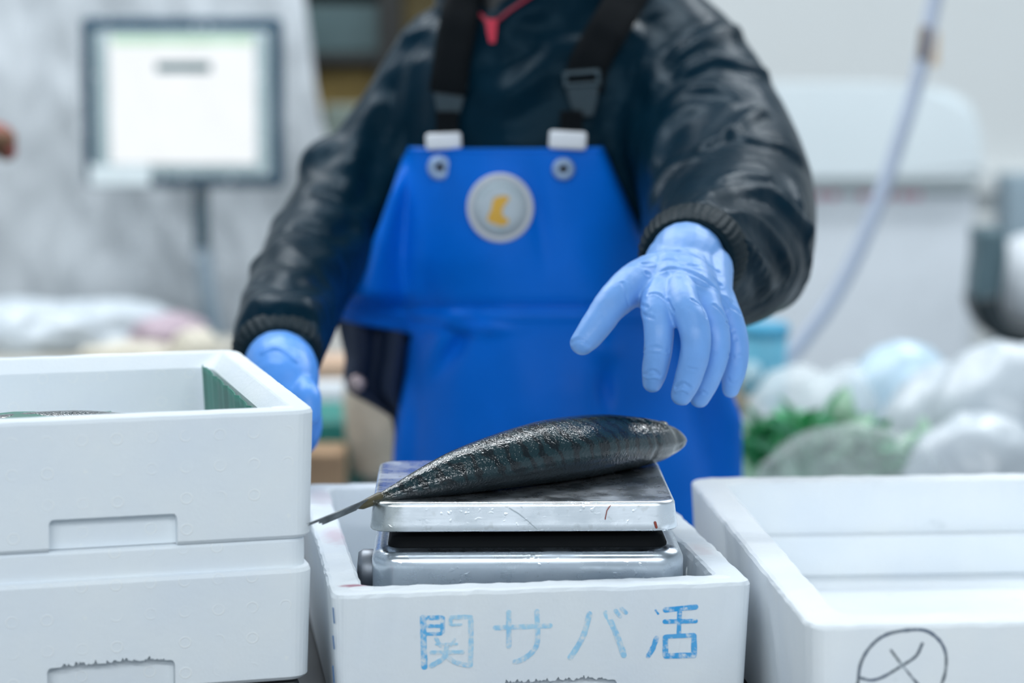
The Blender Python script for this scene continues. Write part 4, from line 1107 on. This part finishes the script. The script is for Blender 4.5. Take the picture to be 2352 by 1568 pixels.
pbox('storage_bin', 700, 8, 880, 95, 5.12, .3, mat('grey_green_bin', (.075, .13, .14), rough=.5, noise_amt=.3, noise_scale=5), 'dull grey-green bin on the upper shelf at its left end', 'bin', zbot=SZ[0])
pbox('cardboard_box', 915, -50, 1100, 92, 5.12, .3, mat('olive_cardboard', (.085, .062, .016), rough=.7, noise_amt=.2), 'olive brown cardboard box on the upper shelf next to the hood', 'box', zbot=SZ[0])
pbox('wooden_crate', 725, 158, 880, 236, 5.12, .3, mat('ochre_wood', (.17, .115, .025), rough=.7, noise_amt=.25), 'ochre wooden crate on the lower shelf beside the shoulder', 'crate', zbot=SZ[1]+.062)
pbox('pale_tub', 745, 240, 860, 318, 5.10, .3, mat('pale_green_grey', (.20, .25, .22), rough=.5, noise_amt=.2), 'pale grey tub on the lower shelf underneath the ochre crate', 'tub', zbot=SZ[1])

# centre gap below the arm
gt = empty('low_bench', (P(830, 1000, 3.7).x, 3.64, 0)); zg = P(830, 1130, 3.55).z
box('bench_top', (0, 0, zg-.02), (.5, .44, .04), GREYW, gt)
for sx in (-.22, .22):
    for sy in (-.19, .19): box('leg', (sx, sy, (zg-.04)/2), (.04, .04, zg-.04), GREYW, gt)
tag(gt, 'low bench behind the worker carrying a green crate', 'bench')
BROWN = mat('tan_cardboard', (.33, .21, .12), rough=.7, noise_amt=.2)
pbox('green_crate', 640, 966, 842, 1130, 3.60, .2, mat('green_crate_plastic', (.01, .22, .19), rough=.4, noise_amt=.1), 'green plastic crate on the low bench seen below the arm', 'crate', zbot=zg)
pbox('cardboard_carton', 660, 1040, 788, 1130, 3.48, .10, BROWN, 'tan cardboard carton in front of the green crate', 'carton', zbot=zg)
o = crumple('beige_sack', on(880, 1000, 3.62, zg+.10), .075, (.75, .7, 1.9), mat('beige_sack', (.52, .45, .36), rough=.7, noise_amt=.15), 5, .08); tag(o, 'beige sack standing at the right end of the green crate', 'sack')
# white barrel and carton standing further back on the floor
bm = bmesh.new(); zb0 = P(760, 950, 4.0).z; zb1 = P(760, 690, 4.0).z
c = P(762, 800, 4.1)
lathe(bm, [(.075, 0), (.078, .01), (.082, zb1*.6), (.080, zb1-.03), (.072, zb1-.01), (.06, zb1)], 32, Matrix.Translation((c.x+.01, 4.35, 0)))
tag(obj('white_barrel', bm, mat('cream_white_plastic', (.66, .64, .60), rough=.4), None, True), 'tall cream-white barrel seen between the arm and the apron', 'barrel')
pbox('small_carton', 700, 832, 800, 872, 3.95, .12, mat('peach_cardboard', (.55, .38, .27), rough=.7), 'peach cardboard carton on top of the white bucket', 'carton')
bm = bmesh.new(); c = P(765, 905, 4.0); zt_ = P(765, 873, 3.95).z
lathe(bm, [(.060, 0), (.062, .01), (.082, zt_-.05), (.085, zt_-.02), (.082, zt_)], 32, Matrix.Translation((c.x, 4.02, 0)))
tag(obj('white_bucket', bm, mat('white_bucket', (.74, .78, .82), rough=.4), None, True), 'white bucket standing behind the green crate', 'bucket')

# ------------------------------------------------------------ background, right: white machine
mc = empty('white_machine', (P(2000, 800, 5.0).x, 5.2, 0))
WM = mat('white_enamel', (.66, .73, .76), rough=.35, noise_amt=.05, noise_scale=3); WM2 = mat('white_enamel_panel', (.68, .73, .78), rough=.35, noise_amt=.04)
def mach(name, outline, Y, dep, m):
    """slab with a rounded outline in the front plane"""
    bm = bmesh.new(); out = outline
    A = [bm.verts.new(P(px, py, Y)-mc.location) for px, py in out]; B = [bm.verts.new(v.co+Vector((0, dep, 0))) for v in A]
    bm.faces.new(A); bm.faces.new(B[::-1]); n = len(A)
    for i in range(n): bm.faces.new((A[i], B[i], B[(i+1) % n], A[(i+1) % n]))
    es = [e for e in bm.edges if all(v in A for v in e.verts)]
    bmesh.ops.bevel(bm, geom=es, offset=.02, segments=4, affect='EDGES')
    return obj(name, bm, m, mc, False)
mach('hood', [(1500, 200), (1700, 196), (1900, 194), (2100, 196), (2190, 210), (2235, 240), (2255, 300), (2262, 396), (2262, 404), (2255, 407), (2240, 408), (2000, 408), (1700, 408), (1510, 408), (1500, 407), (1500, 400), (1500, 300), (1500, 210)], 4.95, .5, WM)
box('vent_slot', P(1850, 418, 5.0)-mc.location, (.70, .06, .035), mat('vent_grey', (.62, .68, .69), rough=.6), mc, bev=.004)
box('lower_housing', Vector(((P(1500, 0, 5.0).x+P(2255, 0, 5.0).x)/2, 5.24, (P(0, 432, 4.98).z)/2))-mc.location, (P(2255, 0, 5.0).x-P(1500, 0, 5.0).x, .5, P(0, 432, 4.98).z), WM2, mc, bev=.03)
REDL = mat('faded_red_lettering', (.62, .22, .32), rough=.5)
for i, x in enumerate((1885, 1915, 1985, 2015, 2040, 2078, 2105)):
    a = P(x, 437, 4.985); box('red_letter_mark', a-mc.location, (.017, .004, .034), REDL, mc, bev=.001)
tag(mc, 'large white machine with rounded hood and faint red lettering', 'machine')
# grey pillar and cabinet at the right edge
pbox('grey_cabinet', 2312, 402, 2600, 900, 5.3, .12, mat('blue_grey_panel', (.30, .39, .45), rough=.5, noise_amt=.06), 'blue-grey cabinet at the right edge behind the dark seat', 'cabinet', zbot=0.0)
# dark curved seat
st_ = empty('moulded_seat', P(2310, 760, 4.4)); SEATM = mat('dark_slate_plastic', (.012, .022, .028), rough=.45); SEATG = mat('slate_plastic', (.075, .13, .155), rough=.5)
def band(name, pts, Y, dep, w, m, e):
    q = spline([(px, py, ww) for px, py, ww in pts], 6); bm = bmesh.new(); A = []; B = []
    for i, (px, py, ww) in enumerate(q):
        pa, pb = q[max(0, i-1)], q[min(len(q)-1, i+1)]; d = np.array([pb[0]-pa[0], pb[1]-pa[1]]); d /= np.linalg.norm(d); nx = np.array([-d[1], d[0]])*ww/2
        a, b = P(px+nx[0], py+nx[1], Y)-e.location, P(px-nx[0], py-nx[1], Y)-e.location; D = Vector((0, dep, 0))
        A.append([bm.verts.new(v) for v in (a, b, b+D, a+D)])
    for r0, r1 in zip(A, A[1:]):
        for k in range(4): bm.faces.new((r0[k], r0[(k+1) % 4], r1[(k+1) % 4], r1[k]))
    bm.faces.new(A[0][::-1]); bm.faces.new(A[-1])
    return obj(name, bm, m, e, True)
band('backrest', [(2283, 530, 56), (2284, 590, 58), (2276, 650, 56), (2272, 690, 52)], 4.38, .12, .06, SEATG, st_)
band('seat_shell', [(2268, 685, 54), (2278, 725, 52), (2300, 755, 50), (2350, 772, 48), (2440, 784, 46)], 4.37, .13, .06, SEATM, st_)
c = crumple('seat_bundle', P(2385, 690, 4.52), .11, (1, .8, .95), mat('pale_grey_bundle', (.60, .64, .68), rough=.5), 8, .05)
c.location.z += .02; tag(c, 'pale grey bundle lying on the dark curved seat', 'bundle')
p0 = P(2330, 800, 4.5); box('pedestal', Vector((p0.x+.03, 4.55, p0.z/2))-st_.location, (.06, .06, p0.z), DARK, st_)
tag(st_, 'dark slate curved seat cut off by the right edge of the view', 'seat')
# hose hanging from above
HOSE = mat('clear_grey_hose', (.46, .52, .64), rough=.3, noise_amt=.06)
bm = bmesh.new(); q = spline([tuple(P(px, py, 3.9)) for px, py in ((2180, -600), (2158, -100), (2138, 40), (2108, 180), (2066, 320), (2022, 450), (1965, 590), (1905, 700), (1850, 775), (1800, 850), (1780, 1000))], 8)
tube(bm, [Vector(tuple(v)) for v in q], .0125, 16)
hose = obj('hanging_hose', bm, HOSE, None, True); tag(hose, 'pale translucent hose curving down in front of the white machine', 'hose')
bm = bmesh.new(); tube(bm, [P(2124, 70, 3.89), P(2118, 128, 3.89)], .008, 12); obj('hose_clamp', bm, mat('brown_clamp', (.16, .12, .11), rough=.5), hose, True)
box('hose_tag', P(2146, 112, 3.9), (.016, .004, .055), mat('orange_tag', (.75, .58, .42), rough=.6), hose, bev=.001)

# goods on a table behind right: blue tub, greens, clear bags
rt = empty('goods_table', (P(2050, 1100, 3.4).x, 3.55, 0)); zq = P(2000, 1190, 3.3).z
box('table_top', (.05, 0, zq-.02), (1.0, .8, .04), GREYW, rt)
for sx in (-.42, .5):
    for sy in (-.35, .35): box('leg', (sx, sy, (zq-.04)/2), (.04, .04, zq-.04), GREYW, rt)
tag(rt, 'low table heaped with greens and plastic bags', 'table')
BLU = mat('light_blue_tub', (.16, .50, .68), rough=.35, noise_amt=.1); BLU2 = mat('blue_tub_lid', (.05, .34, .55), rough=.35)
e = empty('blue_tub', (P(1762, 800, 3.75).x, 3.8, zq))
a, b = P(1762, 775, 3.75), P(1762, 925, 3.75)
def rel(name, prof, m, e): 
    bm = bmesh.new(); lathe(bm, prof, 32); return obj(name, bm, m, e, True)
rel('tub_body', [(.030, b.z-zq), (.034, b.z-zq+.01), (.038, a.z-zq), (.036, a.z-zq+.003)], BLU, e)
rel('tub_lid', [(.040, a.z-zq-.002), (.041, a.z-zq+.010), (.038, a.z-zq+.017), (.02, a.z-zq+.018)], BLU2, e)
rel('tub_foot', [(.033, b.z-zq-.012), (.034, b.z-zq), (.030, b.z-zq+.002)], BLU2, e)
bm = bmesh.new(); sphere(bm, Vector((-.022, -.036, (a.z+b.z)/2-zq-.005)), .016, 3, (1, .3, 1.1)); obj('tub_label', bm, mat('pale_blue_label', (.55, .78, .88)), e, True)
tag(e, 'light blue lidded tub behind the gloved hand', 'tub')
pbox('brown_crate', 1640, 922, 1745, 1110, 3.70, .25, mat('dull_brown', (.20, .17, .12), rough=.7, noise_amt=.3), 'dull brown crate under the light blue tub', 'crate', zbot=zq)
# leafy greens
def leaf_mesh(seed, m):
    bm = bmesh.new(); n = 7; Lf = 1.0; random.seed(seed); rows = []
    for i in range(n):
        f = i/(n-1); w = .22*math.sin(math.pi*min(.97, f*.9+.08)); r = []
        for k in (-1, -.5, 0, .5, 1): r.append(bm.verts.new((k*w, f*Lf, .16*math.sin(f*2.4)+.06*abs(k)+.03*math.sin(7*f+k*3))))
        rows.append(r)
    for A, B in zip(rows, rows[1:]):
        for k in range(4): bm.faces.new((A[k], A[k+1], B[k+1], B[k]))
    me = bpy.data.meshes.new('leaf'); bm.to_mesh(me); bm.free(); me.materials.append(m); me.polygons.foreach_set('use_smooth', [True]*len(me.polygons)); return me
G1 = mat('leaf_green', (.13, .54, .26), rough=.4, noise_amt=.5, noise_scale=3); G2 = mat('dark_leaf_green', (.03, .33, .12), rough=.45, noise_amt=.4, noise_scale=3)
G3 = mat('pale_leaf_green', (.42, .64, .48), rough=.4, noise_amt=.3, noise_scale=3)
LM = {1: leaf_mesh(1, G1), 2: leaf_mesh(2, G2), 3: leaf_mesh(3, G3)}
def bunch(px, Y, ztop, n, kinds, spread, size, label, seed):
    random.seed(seed); c = on(px, 1000, Y, zq); e = empty('leafy_greens', c); H = ztop-zq
    bm = bmesh.new(); sphere(bm, Vector((0, 0, H*.4)), 1, 3, (spread*.8, spread*.6, H*.42)); obj('stem_mass', bm, G3, e, True)
    for i in range(n):
        l = bpy.data.objects.new('leaf', LM[random.choice(kinds)]); COL.objects.link(l); l.parent = e
        a = random.uniform(0, 2*math.pi); rr = spread*math.sqrt(random.random())
        l.location = (rr*math.cos(a), rr*.6*math.sin(a)-.01, H*random.uniform(.35, .85)); l.rotation_euler = (random.uniform(.1, 1.1), random.uniform(-.4, .4), random.uniform(0, 6.28))
        s = size*random.uniform(.7, 1.2); l.scale = (s, s, s)
    tag(e, label, 'greens', 'bunches of leafy greens behind the right box')
bunch(1765, 3.42, P(1765, 985, 3.42).z, 44, (1, 2, 2), .055, .07, 'dark green leafy bunch nearest the apron', 1)
bunch(1870, 3.35, P(1870, 965, 3.35).z, 44, (1, 1, 3), .06, .07, 'bright green leafy bunch between the dark bunch and the bags', 2)
bunch(1985, 3.32, P(1985, 1010, 3.32).z, 40, (1, 3, 3), .06, .065, 'pale green leafy bunch under the clear bags', 3)
bunch(2095, 3.30, P(2095, 1040, 3.30).z, 30, (1, 3), .05, .06, 'low green leafy bunch farthest to the right', 4)
CB = bpy.data.materials.new('clear_bag'); CB.use_nodes = True; nt = CB.node_tree; nt.nodes.clear()
outn = nt.nodes.new('ShaderNodeOutputMaterial'); mx = nt.nodes.new('ShaderNodeMixShader'); tr = nt.nodes.new('ShaderNodeBsdfTransparent'); gl = nt.nodes.new('ShaderNodeBsdfPrincipled')
gl.inputs['Base Color'].default_value = (.80, .87, .90, 1); gl.inputs['Roughness'].default_value = .25; mx.inputs[0].default_value = .45
nt.links.new(tr.outputs[0], mx.inputs[1]); nt.links.new(gl.outputs[0], mx.inputs[2]); nt.links.new(mx.outputs[0], outn.inputs[0])
CB2 = CB.copy(); CB2.name = 'thin_clear_bag'
for n_ in CB2.node_tree.nodes:
    if n_.type == 'MIX_SHADER': n_.inputs[0].default_value = .22
for i, (px, Y, pyt, r, s, m, lab) in enumerate((
   (1835, 3.62, 850, .075, (1.1, .8, 1.5), CB, 'clear plastic bag just behind the bright green bunch'),
   (1960, 3.60, 850, .085, (1.1, .8, 1.5), CB, 'clear plastic bag behind the pale green bunch'),
   (2075, 3.60, 800, .085, (1.1, .8, 1.7), mat('pale_blue_bag', (.50, .66, .78), rough=.3, noise_amt=.1), 'pale blue plastic bag in the middle of the bag heap'),
   (2190, 3.45, 850, .095, (1.1, .8, 1.5), WBAG, 'white plastic bag right of the pale blue one'),
   (2310, 3.40, 800, .10, (1.1, .8, 1.6), WBAG, 'big white plastic bag at the right edge under the dark seat'),
   (1960, 3.08, 990, .085, (1.5, .5, .8), CB2, 'clear plastic bag lying over the front of the pale green bunch'),
   (2250, 3.25, 960, .075, (1.3, .8, 1.3), GBAG if False else WBAG, 'white plastic bag lying lowest in the heap, next to the box rim'))):
    zt2 = P(px, pyt, Y).z; rz = (zt2-zq)/1.55/r
    o = crumple('plastic_bag', on(px, 900, Y, zq+(zt2-zq)*.36), r, (s[0], s[1], rz), m, 20+i, .08); tag(o, lab, 'bag', 'plastic bags behind the right box')
